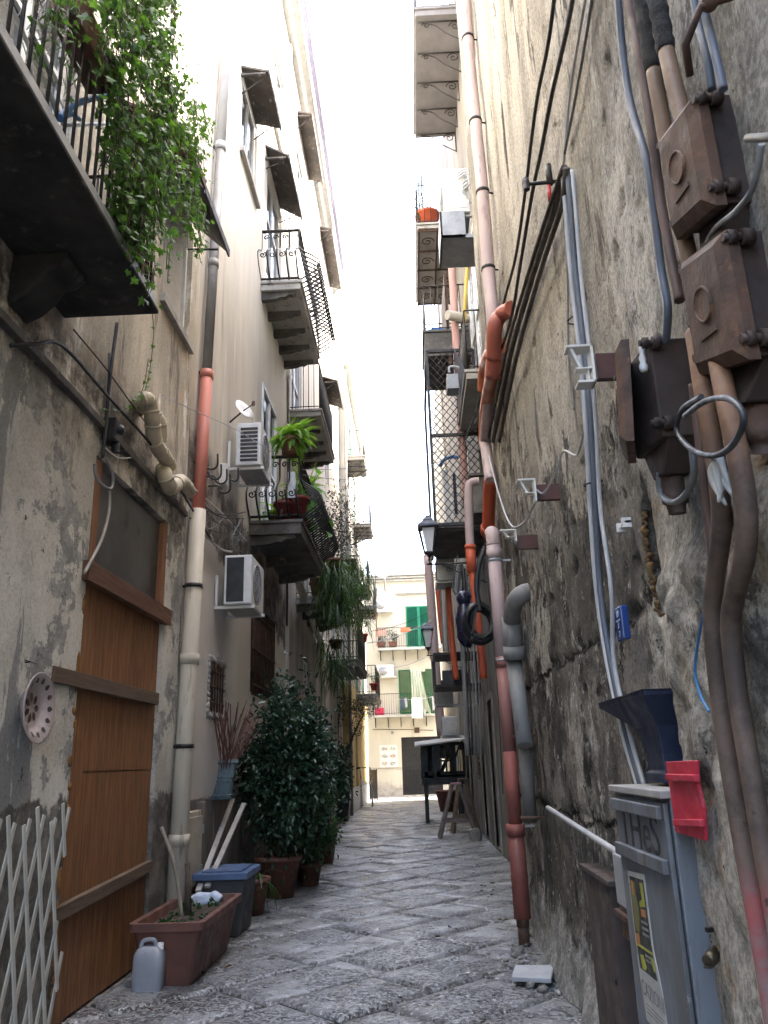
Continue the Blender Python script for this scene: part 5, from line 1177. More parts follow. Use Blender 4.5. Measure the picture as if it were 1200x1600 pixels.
# conduits leaving the boxes and the lower pipes
lp=NT('rusty_service_pipe',rough=.65,spec=.35); z=lp.m('ADD',lp.ax(2),lp.m('MULTIPLY',lp.m('SUBTRACT',lp.noise(5,6,.7),.5),.5))
c_=lp.mix(lp.rng(lp.noise(6,6,.7),.35,.65),(.235,.13,.07),(.15,.08,.052)); c_=lp.mix(lp.rng(z,2.25,1.95),c_,lp.mix(lp.rng(lp.noise(5,7,.72),.4,.6),(.072,.052,.042),(.135,.095,.072))); c_=lp.mix(lp.rng(z,1.32,1.12),c_,lp.mix(lp.rng(lp.noise(9,7,.75),.4,.62),(.30,.085,.08),(.22,.15,.145))); c_=lp.mix(lp.rng(lp.noise(12,7,.75,off=5),.62,.68),c_,(.05,.035,.028)); lp.col(c_); lp.bump(lp.noise(28,6,.7),.4,.006); lp=lp.mat
for i,(pts,l) in enumerate((([(1085,520,.085),(1098,600,.1),(1113,690),(1124,760),(1127,830),(1118,900),(1113,960),(1120,1050),(1136,1170),(1158,1300),(1186,1450),(1215,1620)],'left of the two rusty pipes curving down the right edge'),([(1122,560,.085),(1138,640,.1),(1155,720),(1166,800),(1163,870),(1148,930),(1142,980),(1152,1080),(1172,1200),(1196,1340),(1225,1500),(1250,1640)],'right of the two rusty pipes curving down the right edge'))):
    rc(pts,.10,.0235,lp,l,'pipe','rusty pipes below the boxes',n=14)
rc([(1083,600),(1092,680),(1106,800),(1113,860),(1110,930),(1104,950)],.045,.014,pb_,'thin dark brown conduit left of the two rusty pipes','conduit',n=8)
rc([(1096,620),(1066,640),(1058,672),(1078,700),(1112,712),(1140,700),(1160,668),(1158,640),(1135,622),(1100,628),(1070,650)],.15,.007,M('weathered_black_hose',(.025,.028,.032),(.05,.054,.058),8,.5),'dark cable coiled in a ring round the rusty pipes')
rc([(1030,738),(1032,770),(1050,785),(1072,772),(1084,740),(1082,705)],.10,.010,M('grey_dusty_cable',(.12,.125,.13),(.18,.18,.18),8,.55),'thick grey cable hanging in a loop from the open rusty box')
m=MB(); p=RW(1120,715,.135)
for i in range(7):
    q=p+V((random.uniform(-.02,.02),random.uniform(-.03,.03),0)); m.add([q,q+V((-.01,.02,-.06)),q+V((0,-.01,-.13-.05*random.random())),q+V((.01,-.02,-.05))],[(0,1,2,3)])
m.v=[(x,y,z) for x,y,z in m.v]; m2=MB()
for i in range(5):
    a=p+V((random.uniform(-.01,.01),random.uniform(-.03,.03),0)); m2.tube(spline([a,a+V((.0,.0,-.04))+rdir()*.012,a+V((0,-.01,-.10))+rdir()*.012],5),[.006,.008,.009,.010,.009,.008,.008,.007,.006,.005,.003],6)
single('rag',m2,M('grey_rag',(.42,.42,.40),(.3,.3,.285),9,.8),'torn white plastic rag tied on the rusty pipes below the dark cable ring','rag')
rc([(1106,925),(1094,985),(1086,1045),(1094,1085),(1108,1112)],.11,.004,M('blue_wire',(.05,.2,.42),(.04,.16,.36),5,.5),'thin blue wire hanging on the pale rough stone','wire')
# stubs with pale frames
for i,(pl,fr,y,l) in enumerate(((( 930,974,552,590),(882,929,547,604),3.35,'nearest brown steel stub carrying a pale bracket frame, left of the open rusty box'),((838,872,757,780),(807,838,752,786),4.95,'middle brown steel stub with a pale bracket frame, at mid height on the dark wall'),((807,832,836,857),(780,807,830,848),6.0,'farthest brown steel stub with a pale bracket frame, above the grey elbow'))):
    t=thing('wall_stub',l,'bracket',(RX,y,PY(pl[0],pl[2],y).z),'steel stubs with pale frames'); a=PY(pl[0],pl[2],y); b=PY(pl[1],pl[3],y)
    m=MB(); m.box(a.x,RX+.02,y,y+.035,b.z,a.z); obj('stub_plate',m,M('red_brown_primer',(.085,.035,.027),(.06,.03,.025),6,.6,bump=.2),t,.003)
    c=PY(fr[0],fr[2],y); d=PY(fr[1],fr[3],y); w_=d.x-c.x; h_=c.z-d.z; m=MB()
    m.box(d.x-.012,d.x,y-.05,y+.03,d.z,c.z); m.box(c.x,d.x,y-.05,y+.03,c.z-.012,c.z); m.bar((c.x+w_*.15,y-.01,c.z),(c.x+w_*.5,y-.01,c.z-h_*.6),.014,.05,(0,1,0)); m.box(c.x+w_*.3,d.x,y-.04,y+.02,c.z-h_*.62,c.z-h_*.58)
    if i==0: m.box(c.x+w_*.3,d.x,y-.05,y+.03,d.z,d.z+.012); m.box(c.x+w_*.75,c.x+w_*.78,y-.04,y+.02,d.z,c.z-h_*.6)
    obj('bracket_frame',m,MT['offwhite'],t,.002)
rc([(915,660,.06),(902,710,.05),(880,705,.06),(868,740,.08),(850,770,.12),(838,765,.15)],.08,.006,wc,'white wire looping from the conduits to the middle steel stub','wire')
rc([(838,780),(820,815),(800,822),(785,790),(772,745),(764,712)],.1,.008,wc,'white cable sagging from the middle steel stub to the orange pipe','cable')
# broken chase cover wire, small white tag
m=MB(); p=RW(975,820,.03); m.box(p.x-.01,p.x+.02,p.y-.05,p.y+.06,p.z-.004,p.z+.006); m.box(p.x-.02,p.x+.02,p.y-.05,p.y-.03,p.z-.025,p.z+.02); m.box(p.x-.02,p.x+.02,p.y+.04,p.y+.06,p.z-.02,p.z+.02); single('wall_clip',m,MT['offwhite'],'small white clip left on the stone near the broken chase','clip')
# street number sign
def text3(name,s,size,mat,parent,org,ux,uy,ext=.001,sx=1):
    cu=bpy.data.curves.new(name,'FONT'); cu.body=s; cu.size=size; cu.extrude=ext; cu.align_x='CENTER'; cu.align_y='CENTER'
    tmp=bpy.data.objects.new(name,cu); me=bpy.data.meshes.new_from_object(tmp); bpy.data.objects.remove(tmp); bpy.data.curves.remove(cu)
    ux,uy=V(ux),V(uy); n=ux.cross(uy); m=MB(); m.v=[tuple(V(org)+ux*v.co.x*sx+uy*v.co.y+n*v.co.z) for v in me.vertices]; m.f=[tuple(p.vertices) for p in me.polygons]; m.s=[False]*len(m.f); bpy.data.meshes.remove(me)
    return obj(name,m,mat,parent)
t=thing('number_plate','small blue house number tile with white marks on the right wall','number sign',(RX-.05,3.6,1.98))
m=MB(); ya,yb2=3.55,3.66; m.box(RX-.07,RX-.035,ya,yb2,1.985,2.135); obj('tile',m,M('blue_enamel',(.025,.06,.22),(.02,.05,.18),5,.25,bump=.02),t,.006)
wh=plain('white_enamel',(.6,.62,.66),.4); xs=RX-.0715
text3('numerals','19',.042,wh,t,(xs,3.605,2.103),(0,-1,0),(0,0,1)); text3('numerals','7',.038,wh,t,(xs,3.60,2.012),(0,-1,0),(0,0,1))
m=MB(); m.box(xs-.001,xs+.001,3.57,3.64,2.072,2.077); m.box(xs-.001,xs+.001,3.604,3.607,2.04,2.072); obj('rule',m,wh,t)
# navy hood
t=thing('funnel_hood','dark navy metal hood fixed above the grey cabinet','hood',(.95,3.3,1.4)); m=MB()
def fr4(x,y0,y1,z): return [(x,y0,z),(RX+.05,y0,z),(RX+.05,y1,z),(x,y1,z)]
secs=[fr4(.85,3.06,3.82,1.73),fr4(.85,3.06,3.82,1.71),fr4(.9,3.12,3.42,1.6),fr4(.91,3.13,3.34,1.5),fr4(.91,3.13,3.34,1.44),fr4(.9,3.12,3.36,1.43),fr4(.9,3.12,3.36,1.395)]
vs=sum(secs,[]); m.add(vs,[(i*4+k,i*4+(k+1)%4,(i+1)*4+(k+1)%4,(i+1)*4+k) for i in range(6) for k in range(4)]+[(0,1,2,3),(24,25,26,27)]); obj('hood',m,M('navy_paint',(.008,.015,.038),(.014,.022,.045),5,.5,bump=.1),t,.006)
# red shutter scrap
t=thing('red_plate','red painted board with two battens on the right wall above the cabinet','board',(.82,2.6,1.2)); rp_=M('red_paint',(.50,.035,.065),(.38,.028,.05),5,.5,bump=.25,c3=(.55,.12,.14))
P=[PX(a,b,.82) for a,b in ((1042,1190),(1090,1188),(1092,1225),(1101,1262),(1104,1314),(1058,1300),(1050,1240))]; m=MB(); m.prism([(RX-.186,p.y,p.z) for p in P],(.012,0,0)); obj('board',m,rp_,t,.003)
for a,b in (((1046,1214),(1092,1216)),((1058,1285),(1100,1286))):
    a,b=PX(*a,.81),PX(*b,.81); m=MB(); m.bar((RX-.195,a.y,a.z),(RX-.195,b.y,b.z),.018,.02); obj('batten',m,rp_,t,.003)
# grey cabinet
t=thing('utility_cabinet','tall grey steel street cabinet with stencilled letters and a torn poster','cabinet',(.88,3.15,0))
gm_=NT('grey_steel_paint',False,.5,.1,.4); k=gm_.mix(gm_.rng(gm_.noise(3.5,8,.72,1,1,.3),.40,.60),(.165,.185,.21),(.105,.108,.112)); k=gm_.mix(gm_.rng(gm_.noise(4,8,.78,1,1,.18,off=4),.56,.64),k,(.125,.088,.062)); k=gm_.mix(gm_.rng(gm_.noise(9,7,.75,off=9),.64,.70),k,(.25,.26,.27)); gm_.col(k); gm_.bump(gm_.noise(22,5,.7),.15,.004); gm_=gm_.mat
yA,yB=2.80,3.50; xf=.80
m=MB(); m.box(xf+.02,RX+.04,yA,yB,0,1.36); obj('cabinet_body',m,gm_,t,.004)
m=MB(); m.box(xf-.015,RX+.04,yA-.012,yB+.012,1.36,1.385); obj('top_plate',m,M('dusty_grey_top',(.34,.33,.31),(.27,.26,.245),6,.7),t,.004)
m=MB(); m.box(xf,xf+.016,yA+.015,yB-.01,.03,1.345); dr=obj('cabinet_door',m,gm_,t,.003)
for z,h in ((1.315,.042),(1.15,.045)):
    m=MB(); m.box(xf-.022,xf,yA+.03,yB-.02,z-h/2,z+h/2); obj('rib',m,gm_,dr,.004)
text3('stencil','THeS',.19,M('stencil_black',(.022,.022,.026),(.05,.05,.05),9,.6),dr,(xf-.002,3.16,1.232),(0,-1,0),(0,0,1),.001,1.22)
pp=M('torn_paper',(.42,.42,.40),(.33,.33,.315),7,.8,c3=(.22,.22,.21)); yl,yr=3.385,3.09
poster=[(yl,1.075),(yr+.06,1.09),(yr+.05,.85),(yr+.0,.74),(yr-.02,.6),(yr-.02,.515),(yr+.07,.55),(yr+.12,.58),(yl-.04,.585),(yl-.01,.72),(yl,.9)]
m=MB(); m.prism([(xf-.004,a,b) for a,b in poster],(.003,0,0)); po=obj('poster',m,pp,dr)
def patch(nm,pts,mat,dx): 
    m=MB(); m.prism([(xf-.0045-dx,a,b) for a,b in pts],(.0008,0,0)); return obj(nm,m,mat,po)
dk=M('poster_black',(.025,.026,.026),(.05,.05,.045),12,.6); ye=M('poster_yellow',(.36,.36,.05),(.26,.27,.05),10,.6); orr=M('poster_orange',(.42,.18,.05),(.35,.14,.04),8,.6); gy=M('poster_grey',(.16,.165,.16),(.25,.25,.24),10,.6)
patch('printed_panel',[(yl-.02,1.06),(yr+.075,1.07),(yr+.065,.86),(yr+.04,.755),(yl-.03,.75),(yl-.015,.9)],dk,.0)
patch('printed_shape',[(yl-.03,1.03),(yl-.09,1.05),(yl-.11,.93),(yl-.08,.87),(yl-.03,.88)],M('poster_olive',(.16,.15,.05),(.11,.10,.04),10,.6),.001)
patch('printed_shape',[(yr+.13,1.055),(yr+.09,1.058),(yr+.085,.98),(yr+.16,.97),(yr+.165,.985),(yr+.12,1.0)],ye,.001)
patch('printed_shape',[(yl-.04,1.045),(yl-.065,1.05),(yl-.07,1.0),(yl-.045,1.0)],orr,.0018); patch('printed_shape',[(yr+.15,.965),(yr+.09,.97),(yr+.09,.945),(yr+.15,.94)],orr,.0018); patch('printed_shape',[(yl-.03,.865),(yl-.075,.87),(yl-.08,.835),(yl-.035,.83)],orr,.0018)
patch('printed_rule',[(yl-.02,.832),(yr+.05,.84),(yr+.05,.832),(yl-.02,.824)],ye,.001); patch('printed_shape',[(yl-.06,.80),(yl-.1,.805),(yl-.13,.77),(yl-.11,.757),(yl-.07,.757)],ye,.001); patch('printed_shape',[(yr+.1,.82),(yr+.055,.82),(yr+.05,.78),(yr+.07,.78)],ye,.001)
for z in (.925,.905,.885,.815,.80): patch('printed_line',[(yl-.13,z),(yr+.08,z+.004),(yr+.08,z-.004),(yl-.13,z-.008)],gy,.001)
text3('printed_word','CAZIONI',.07,gy,po,(xf-.0055,yl-.17,.69),(0,-1,0),(0,0,1),.0003)
for z in (.645,.632,.619): patch('printed_line',[(yl-.06,z),(yr+.02,z+.002),(yr+.02,z-.004),(yl-.06,z-.006)],gy,.0)
t2=thing('padlock','brass padlock hanging on the near edge of the grey cabinet','padlock',(xf-.01,yA,.62))
m=MB(); m.box(xf-.03,xf-.008,yA-.005,yA+.045,.565,.625); obj('lock_body',m,M('worn_brass',(.33,.2,.06),(.24,.15,.05),8,.35,.8),t2,.005)
m=MB(); m.tube(spline([V((xf-.019,yA+.006,.62)),V((xf-.019,yA+.006,.665)),V((xf-.019,yA+.02,.682)),V((xf-.019,yA+.034,.665)),V((xf-.019,yA+.034,.62))],5),.005,6); obj('shackle',m,cm,t2)
m=MB(); m.box(xf-.03,xf+.0,yA+.0,yA+.035,.675,.70); m.tube([(xf-.035,yA+.02,.66),(xf-.0,yA+.02,.70)],.006,6); single('hasp',m,MT['rustiron'],'rusty hasp holding the brass padlock','hasp')
# lower meter door and rusty upright
t=thing('meter_door','low brown steel meter door beyond the grey cabinet','meter door',(.93,4.5,0)); bp=M('brown_steel',(.075,.058,.052),(.05,.04,.037),4,.6,.1,.2,c3=(.1,.06,.045))
m=MB(); m.box(.915,RX+.04,4.28,4.9,0,.90); obj('door',m,bp,t,.004); m=MB(); m.box(.895,RX+.02,4.22,4.94,.90,.925); obj('top_flange',m,bp,t,.003); m=MB(); m.lathe((.905,4.36,.47),[(.012,0),(.02,.012),(.012,.03)],10,'x'); obj('handle',m,MT['iron'],t)
m=MB(); m.box(.9,RX+.03,3.86,4.06,.72,1.07); m.box(.88,.91,3.8,4.1,.80,.83); single('rusty_plate',m,MT['rustiron'],'rusty steel plate between the brown meter door and the grey cabinet','plate',None,.004)
m=MB(); m.box(.83,.95,3.55,3.78,.9,1.10); m.tube([(.87,3.66,.5),(.87,3.66,.9)],.02,8); single('plastic_box',m,M('grey_plastic',(.30,.31,.33),(.24,.25,.27),5,.5),'small grey plastic box at the left edge of the grey cabinet','box',None,.01)
rc([(856,1262),(910,1297),(968,1334)],.06,.017,wc,'white pipe slanting down the dark wall to the grey cabinet','pipe',n=10)
t=thing('wall_tap','old brass tap sticking out of broken plaster beside the cabinet','tap',(.87,2.65,.85)); c=PX(1118,1490,.865); m=MB(); m.tube([c+V((.1,.02,0)),c],.022,12); m.tube([c+V((.0,.0,0)),c+V((-.035,-.03,-.015))],[.022,.019],12); m.lathe(c+V((.03,0,0)),[(.018,0),(.018,.05),(.026,.052),(.026,.06)],12); obj('spout',m,M('tarnished_brass',(.13,.105,.07),(.08,.065,.045),8,.45,.7),t)
m=MB(); m.lathe(c+V((-.037,-.031,-.03)),[(.013,0),(.013,.004)],12); m.bar(c+V((-.02,-.01,.065)),c+V((.08,.02,.07)),.016,.012); obj('handle',m,MT['iron'],t)
# ---------------- main drainpipes on the right ----------------
t=thing('drainpipe','long faded pink drainpipe with brick red foot on the right wall','drainpipe',(.85,7.5,0))
xq=.85; P=[PX(a,b,xq) for a,b in ((772,838),(779,950),(789,1100),(801,1260),(812,1440),(814,1476))]
zs=lambda z: V((P[-1].x,7.55+(z)*.03,z))
pipe(t,'pipe_section',[zs(3.5),zs(2.4)],.068,MT['lilac'],[zs(3.42)]); pipe(t,'pipe_section',[zs(2.42),zs(1.55)],.061,M('pink_to_red_pipe',(.30,.15,.13),(.25,.10,.085),2,.55,bump=.1),[zs(2.36)]); pipe(t,'pipe_section',[zs(1.56),zs(.92)],.062,MT['redpipe']); pipe(t,'pipe_section',[zs(.93),zs(.2)],.072,MT['redpipe'],[zs(.9)]); pipe(t,'pipe_foot',[zs(.2),zs(-.02)],.048,MT['rustiron'],[zs(.19)])
m=MB(); e=zs(3.5); m.tube(spline([e,e+V((0,.02,.12)),e+V((0.0,.14,.17)),e+V((.02,.26,.12)),e+V((.03,.3,-.05))],5),.069,14); obj('elbow',m,MT['lilac'],t)
for z in (3.35,2.38,.93):
    q=zs(z); m=MB(); m.tube([q-V((0,0,.012)),q+V((0,0,.012))],.078 if z<1 else .072,16); m.box(q.x,RX+.4,q.y-.012,q.y+.012,z-.01,z+.01); obj('clamp',m,MT['zinc'],t)
m=MB(); m.tube([zs(3.4)+V((-.075,-.04,0)),zs(2)+V((-.072,-.03,0)),zs(1.2)+V((-.09,-.01,0))],.004,5); single('wire',m,bc,'thin black wire running down the front of the faded pink drainpipe','wire')
t=thing('drainpipe','upper right drainpipe, pale mauve, ending in orange bends','drainpipe',(.8,6.3,4))
U=[(724,-40),(731,60),(743,190),(754,300),(763,420),(771,520),(764,620),(757,700)]
pipe(t,'pipe_section',spline([PX(a,b,.9) for a,b in U],6),.062,MT['lilac']); 
for k in (1,2,3,4):
    a=PX(*U[k],.9); d=(PX(*U[k],.9)-PX(*U[k+1],.9)).normalized(); m=MB(); m.tube([a-d*.015,a+d*.015],.07,14); m.tube([a,a+V((.12,.03,0))],.01,5); obj('clamp',m,MT['iron'],t)
sal=M('red_orange_pipe',(.42,.12,.08),(.33,.10,.07),4,.45,bump=.08)
m=MB(); m.tube(spline([PX(800,482,.99),PX(783,492,.92),PX(773,512,.86),PX(772,560,.86)],6),.07,14); m.tube(spline([PX(772,545,.86),PX(771,590,.86)],5),.073,14); obj('bend',m,sal,t)
m=MB(); m.tube(spline([PX(772,575,.86),PX(764,610,.88),PX(758,650,.9),PX(757,695,.9)],6),.066,14); m.tube(spline([PX(786,540,.97),PX(768,552,.9),PX(758,575,.9),PX(756,610,.9)],6),.07,14); obj('bend',m,M('orange_bend',(.47,.16,.075),(.38,.12,.06),4,.45,bump=.08),t)
m=MB(); m.tube(spline([PX(758,690,.9),PX(763,725,.9),PX(767,752,.9)],6),.062,14); obj('pipe_section',m,MT['lilac'],t)
m=MB(); m.tube(spline([PX(766,748,.9),PX(764,790,.9),PX(763,822,.9)],6),.068,14); m.tube([PX(763,822,.9),PX(762,832,.9)],.082,14); obj('pipe_section',m,MT['orange'],t)
t=thing('waste_pipe','fat grey waste pipe with elbow out of the dark right wall','waste pipe',(.88,6.6,1))
m=MB(); m.tube(spline([V((1.14,6.72,2.80)),V((1.02,6.66,2.83)),V((.93,6.63,2.80)),PX(803,945,.88),PX(799,975,.88)],7),.075,16); obj('elbow',m,MT['gpipe'],t)
m=MB(); m.tube([PX(799,965,.88),PX(803,1018,.88)],.086,16); m.tube([PX(803,1010,.88),PX(804,1030,.88)],.093,16); obj('collar',m,MT['gpipe'],t)
m=MB(); m.tube([PX(801,1015,.88),PX(820,1165,.88)],.068,16); obj('pipe_section',m,MT['gpipe'],t)
m=MB(); m.tube([PX(820,1160,.9),PX(829,1285,.9)],.055,14); obj('pipe_section',m,M('dark_grey_pipe',(.14,.135,.125),(.09,.085,.08),5,.7,bump=.3),t)
for a,b in ((817,1150),(829,1278)):
    q=PX(a,b,.89); m=MB(); m.tube([q-V((0,0,.012)),q+V((0,0,.012))],.08,14); m.box(q.x,RX,q.y-.01,q.y+.01,q.z-.01,q.z+.01); obj('clamp',m,MT['rustiron'],t)
# rubble at the pipe foot
rb=M('broken_rubble',(.22,.21,.195),(.11,.105,.095),8,.9,bump=.7,bd=.02); random.seed(5)
for i in range(34):
    a=random.uniform(0,6.3); x=.80+abs(random.gauss(0,.1))*.7-.08; y=7.0+random.gauss(0,.42); r=random.uniform(.012,.04)
    m=MB(); m.ball((min(.97,x),y,r*.35),r,r*random.uniform(.7,1.3),r*.7,8,6,.28); single('stone',m,rb,'lump of broken stone in the rubble at the foot of the faded pink drainpipe','stone','stones at the drainpipe foot')
m=MB(); m.prism([(.60,6.28,.03),(.86,6.2,.03),(.93,6.5,.05),(.66,6.56,.04)],(0,0,.03)); single('broken_tile',m,M('pale_tile',(.36,.375,.39),(.29,.30,.31),5,.6),'pale broken paving slab lying at the right wall','tile',None,.005)
# ---------------- farther along the right wall ----------------
def ac2(lbl,px0,px1,py0,py1,y,**kw):
    a=PY(px0,py0,y); b=PY(px1,py1,y); d=.36
    return ac(lbl,a.x+.12+d,-1,y,y+.8,b.z,a.z,off=.12,d=d,**kw)
def acr(lbl,px0,py0,py1,y,back=R2X,w=.36):
    a=PY(px0,py0,y); b=PY(px0,py1,y); xo=a.x; t=ac(lbl,back,-1,y,y+.8,b.z,a.z,'outdoor air conditioners',w,max(.05,back-xo-w),False,False); return t
t=acr('high white air conditioner with coiled white hoses beside the mauve pipe',690,264,332,9.4)
wh_=MT['white']
for i in range(3):
    m=MB(); m.tube(spline([PY(715,270+5*i,9.35),PY(728,264+4*i,9.35),PY(733,278+5*i,9.38),PY(722,288+5*i,9.35),PY(727,305,9.38),PY(736,318,9.45)],6),.013,7); single('hose',m,wh_,'white hose looping from the high air conditioner','hose','hoses of the high air conditioner')
a=PY(686,332,9.5); b=PY(728,378,9.5); m=MB(); m.box(a.x,R2X,9.4,10.1,b.z,b.z+.06); m.box(a.x,a.x+.03,9.4,10.1,b.z,a.z-.05); m.box(a.x,b.x,9.4,9.43,b.z,a.z-.06); single('drip_box',m,MT['zinc'],'grey metal box hung under the high air conditioner','box',None,.005)
acr('air conditioner behind the lantern on the right side',681,868,907,15.2)
acr('air conditioner below the dark wall cage, far right side',681,1074,1100,17.5)
acr('lowest air conditioner on the far right side, above the black kiosk',690,1120,1150,19.5)
t=thing('wall_cage','dark iron cage shelf full of black junk above an air conditioner','cage',(.8,17,3)); a=PY(678,1022,16.2); b=PY(714,1070,16.2); y=16.2; m=MB()
for (p,q) in (((a.x,y,a.z),(a.x,y,b.z)),((a.x,y,a.z),(R2X,y,a.z)),((a.x,y,b.z),(R2X,y,b.z)),((a.x,y+1.2,a.z),(a.x,y+1.2,b.z)),((a.x,y,a.z),(a.x,y+1.2,a.z)),((a.x,y,b.z),(a.x,y+1.2,b.z)),((a.x,y+1.2,a.z),(R2X,y+1.2,a.z))): m.bar(p,q,.035,.035)
obj('frame',m,MT['iron'],t); m=MB(); m.box(a.x,R2X,y,y+1.2,b.z-.04,b.z); m.box(a.x,R2X,y,y+1.2,a.z,a.z+.03); obj('shelf',m,MT['darkslab'],t)
m=MB()
for i in range(9): 
    x=random.uniform(a.x+.15,R2X-.2); yy=y+random.uniform(.2,1); m.box(x-.12,x+.12,yy-.12,yy+.12,b.z,b.z+random.uniform(.15,.4))
single('junk_pile',m,MT['black'],'black boxes piled on the dark iron cage shelf','boxes',None,.01)
# lanterns
def lantern(lbl,px,py0,py1,y,arm,w):
    c=PY(px,py0,y); zb=PY(px,py1,y).z; t=thing('street_lantern',lbl,'street lantern',(c.x,y,zb),'wall lanterns on the right side'); h=(c.z-zb)*.56; z0=zb+(c.z-zb)*.2; z1=z0+h
    m=MB(); cx,cy=c.x,y
    for i in range(4):
        a=math.pi/4+i*math.pi/2; da=a+math.pi/2
        A=V((cx+w*.30*math.cos(a),cy+w*.30*math.sin(a),z0)); B=V((cx+w*.62*math.cos(a),cy+w*.62*math.sin(a),z1)); A2=V((cx+w*.30*math.cos(da),cy+w*.30*math.sin(da),z0)); B2=V((cx+w*.62*math.cos(da),cy+w*.62*math.sin(da),z1))
        m.bar(A,B,.016,.016); m.bar(A,A2,.02,.02); m.bar(B,B2,.028,.024)
        m.tube(scroll(A.lerp(A2,.5)-V((0,0,.04)),(A2-A).normalized(),(0,0,1),.035,1.2,0,1,12),.006,4)
    m.lathe((cx,cy,zb),[(.005,0),(.025,.03),(.012,.06),(.05,(z0-zb)*.8),(w*.25,z0-zb)],8); obj('frame',m,MT['iron'],t)
    m=MB(); m.lathe((cx,cy,z1),[(w*.70,0),(w*.66,.03),(w*.36,.10),(w*.34,.13),(w*.2,.16),(w*.14,.19),(.02,.21)],4); r=Matrix.Rotation(math.pi/4,3,'Z'); m.v=[tuple(V((cx,cy,0))+r@(V(p)-V((cx,cy,0)))) for p in m.v]; m.s=[False]*len(m.s); obj('roof',m,M('blue_black_cap',(.06,.065,.085),(.04,.042,.05),5,.5,.3),t)
    m=MB(); m.lathe((cx,cy,z0+.015),[(w*.20,0),(w*.41,h-.03)],4); m.v=[tuple(V((cx,cy,0))+r@(V(p)-V((cx,cy,0)))) for p in m.v]; m.s=[False]*len(m.s)
    obj('glass',m,M('milky_glass',(.62,.63,.64),(.55,.56,.57),3,.15,bump=.0),t)
    m=MB(); za=zb-.01; m.tube([(cx,cy,zb),(cx,cy,za-.03)],.014,6); m.tube([(cx-.05,cy,za-.03),(arm,cy,za-.03)],.015,6); m.tube(spline([V((arm,cy,za-.4)),V((cx+(arm-cx)*.55,cy,za-.22)),V((cx+(arm-cx)*.2,cy,za-.05))],6),.011,5)
    for k in range(4): m.tube(scroll((cx+(arm-cx)*(.3+.17*k),cy,za-.11),(1,0,0),(0,0,1),.055,1.3,0,1 if k%2 else -1,14),.007,4)
    obj('arm',m,MT['iron'],t)
lantern('nearer black wall lantern on a scrolled arm over the alley, right side',668,808,878,12.4,R2X,.34)
lantern('farther black wall lantern below the nearer one, before the green shutters',667,972,1022,22.5,R2X,.36)
# far pipes
def vp(lbl,pts,y,r,mat,grp='pipes on the far right wall'):
    m=MB(); sp=spline([PY(a,b,y) for a,b in pts],5); m.tube(sp,r,10)
    single('drainpipe',m,mat,lbl,'drainpipe',grp)
vp('wide faded mauve drainpipe standing at the far right corner',[(668,868),(675,960),(682,1060),(690,1150)],24.5,.14,MT['lilac'])
vp('thin pale pink pipe on the upper far right wall',[(700,300),(705,400),(714,560),(722,690),(729,790)],13.2,.07,M('pale_pink_pipe',(.52,.30,.26),(.45,.26,.22),3,.5))
vp('yellow gas pipe beside the bright window',[(736,372),(730,420),(725,500),(720,560)],12.6,.035,M('yellow_gas_pipe',(.5,.36,.05),(.42,.3,.05),4,.5))
m=MB(); m.tube([PY(699,492,12.9),PY(724,497,13.1),PY(730,498,13.2)],.09,12); single('vent_stub',m,MT['cream'],'beige vent pipe end sticking out beside the pale pink pipe','vent pipe')
m=MB(); a=PY(703,588,12); m.box(a.x-.05,a.x+.14,12,12.3,a.z-.22,a.z+.05); m.tube(spline([a+V((0,0,.05)),a+V((0,0,.16)),a+V((.1,0,.17)),a+V((.16,0,.14))],4),.025,8); single('meter_box',m,MT['zinc'],'grey meter box on the pale pink pipe beside the lattice cage','box',None,.012)
t=thing('drainpipe','mauve pipe with orange socket on the right wall beside the hanging cable coil','drainpipe',(1.1,11,3)); y=10.8
m=MB(); m.tube(spline([PY(748,752,y),PY(737,754,y),PY(732,765,y),PY(733,820,y),PY(735,858,y)],6),.06,12); obj('pipe_section',m,MT['lilac'],t)
m=MB(); m.tube([PY(735,852,y),PY(737,895,y)],.07,12); m.tube([PY(735,852,y),PY(735,858,y)],.08,12); m.tube(spline([PY(737,890,y),PY(742,925,y),PY(750,1000,y),PY(756,1060,y)],5),.052,12); obj('pipe_socket',m,MT['orange'],t)
vp('orange pipe behind the wide mauve drainpipe, left one',[(683,912),(687,960),(692,1005)],19,.055,MT['orange'])
vp('long orange pipe ending above the dark wall cage',[(700,915),(703,960),(707,1010),(713,1062)],15.8,.06,MT['orange'])
cg='bundle of wall conduits on the far right wall'
for i in range(7):
    x=688+i*2.6; vp('thin conduit among those crowding the far right wall',[(x,905),(x+2,960),(x+5,1018)],17.5+.1*i,.018,[MT['gpipe'],MT['white'],MT['cream']][i%3],cg)
for i in range(8):
    x=714+i*4+random.uniform(-2,2); vp('dark cable running down the sooty part of the far right wall',[(x,880+random.uniform(-20,30)),(x+3,960),(x+9,1060),(x+14,1180)],12.5+random.uniform(0,2),random.choice([.012,.016,.022]),random.choice([MT['rubber'],MT['gpipe'],MT['iron']]),'dark cables on the far right wall')
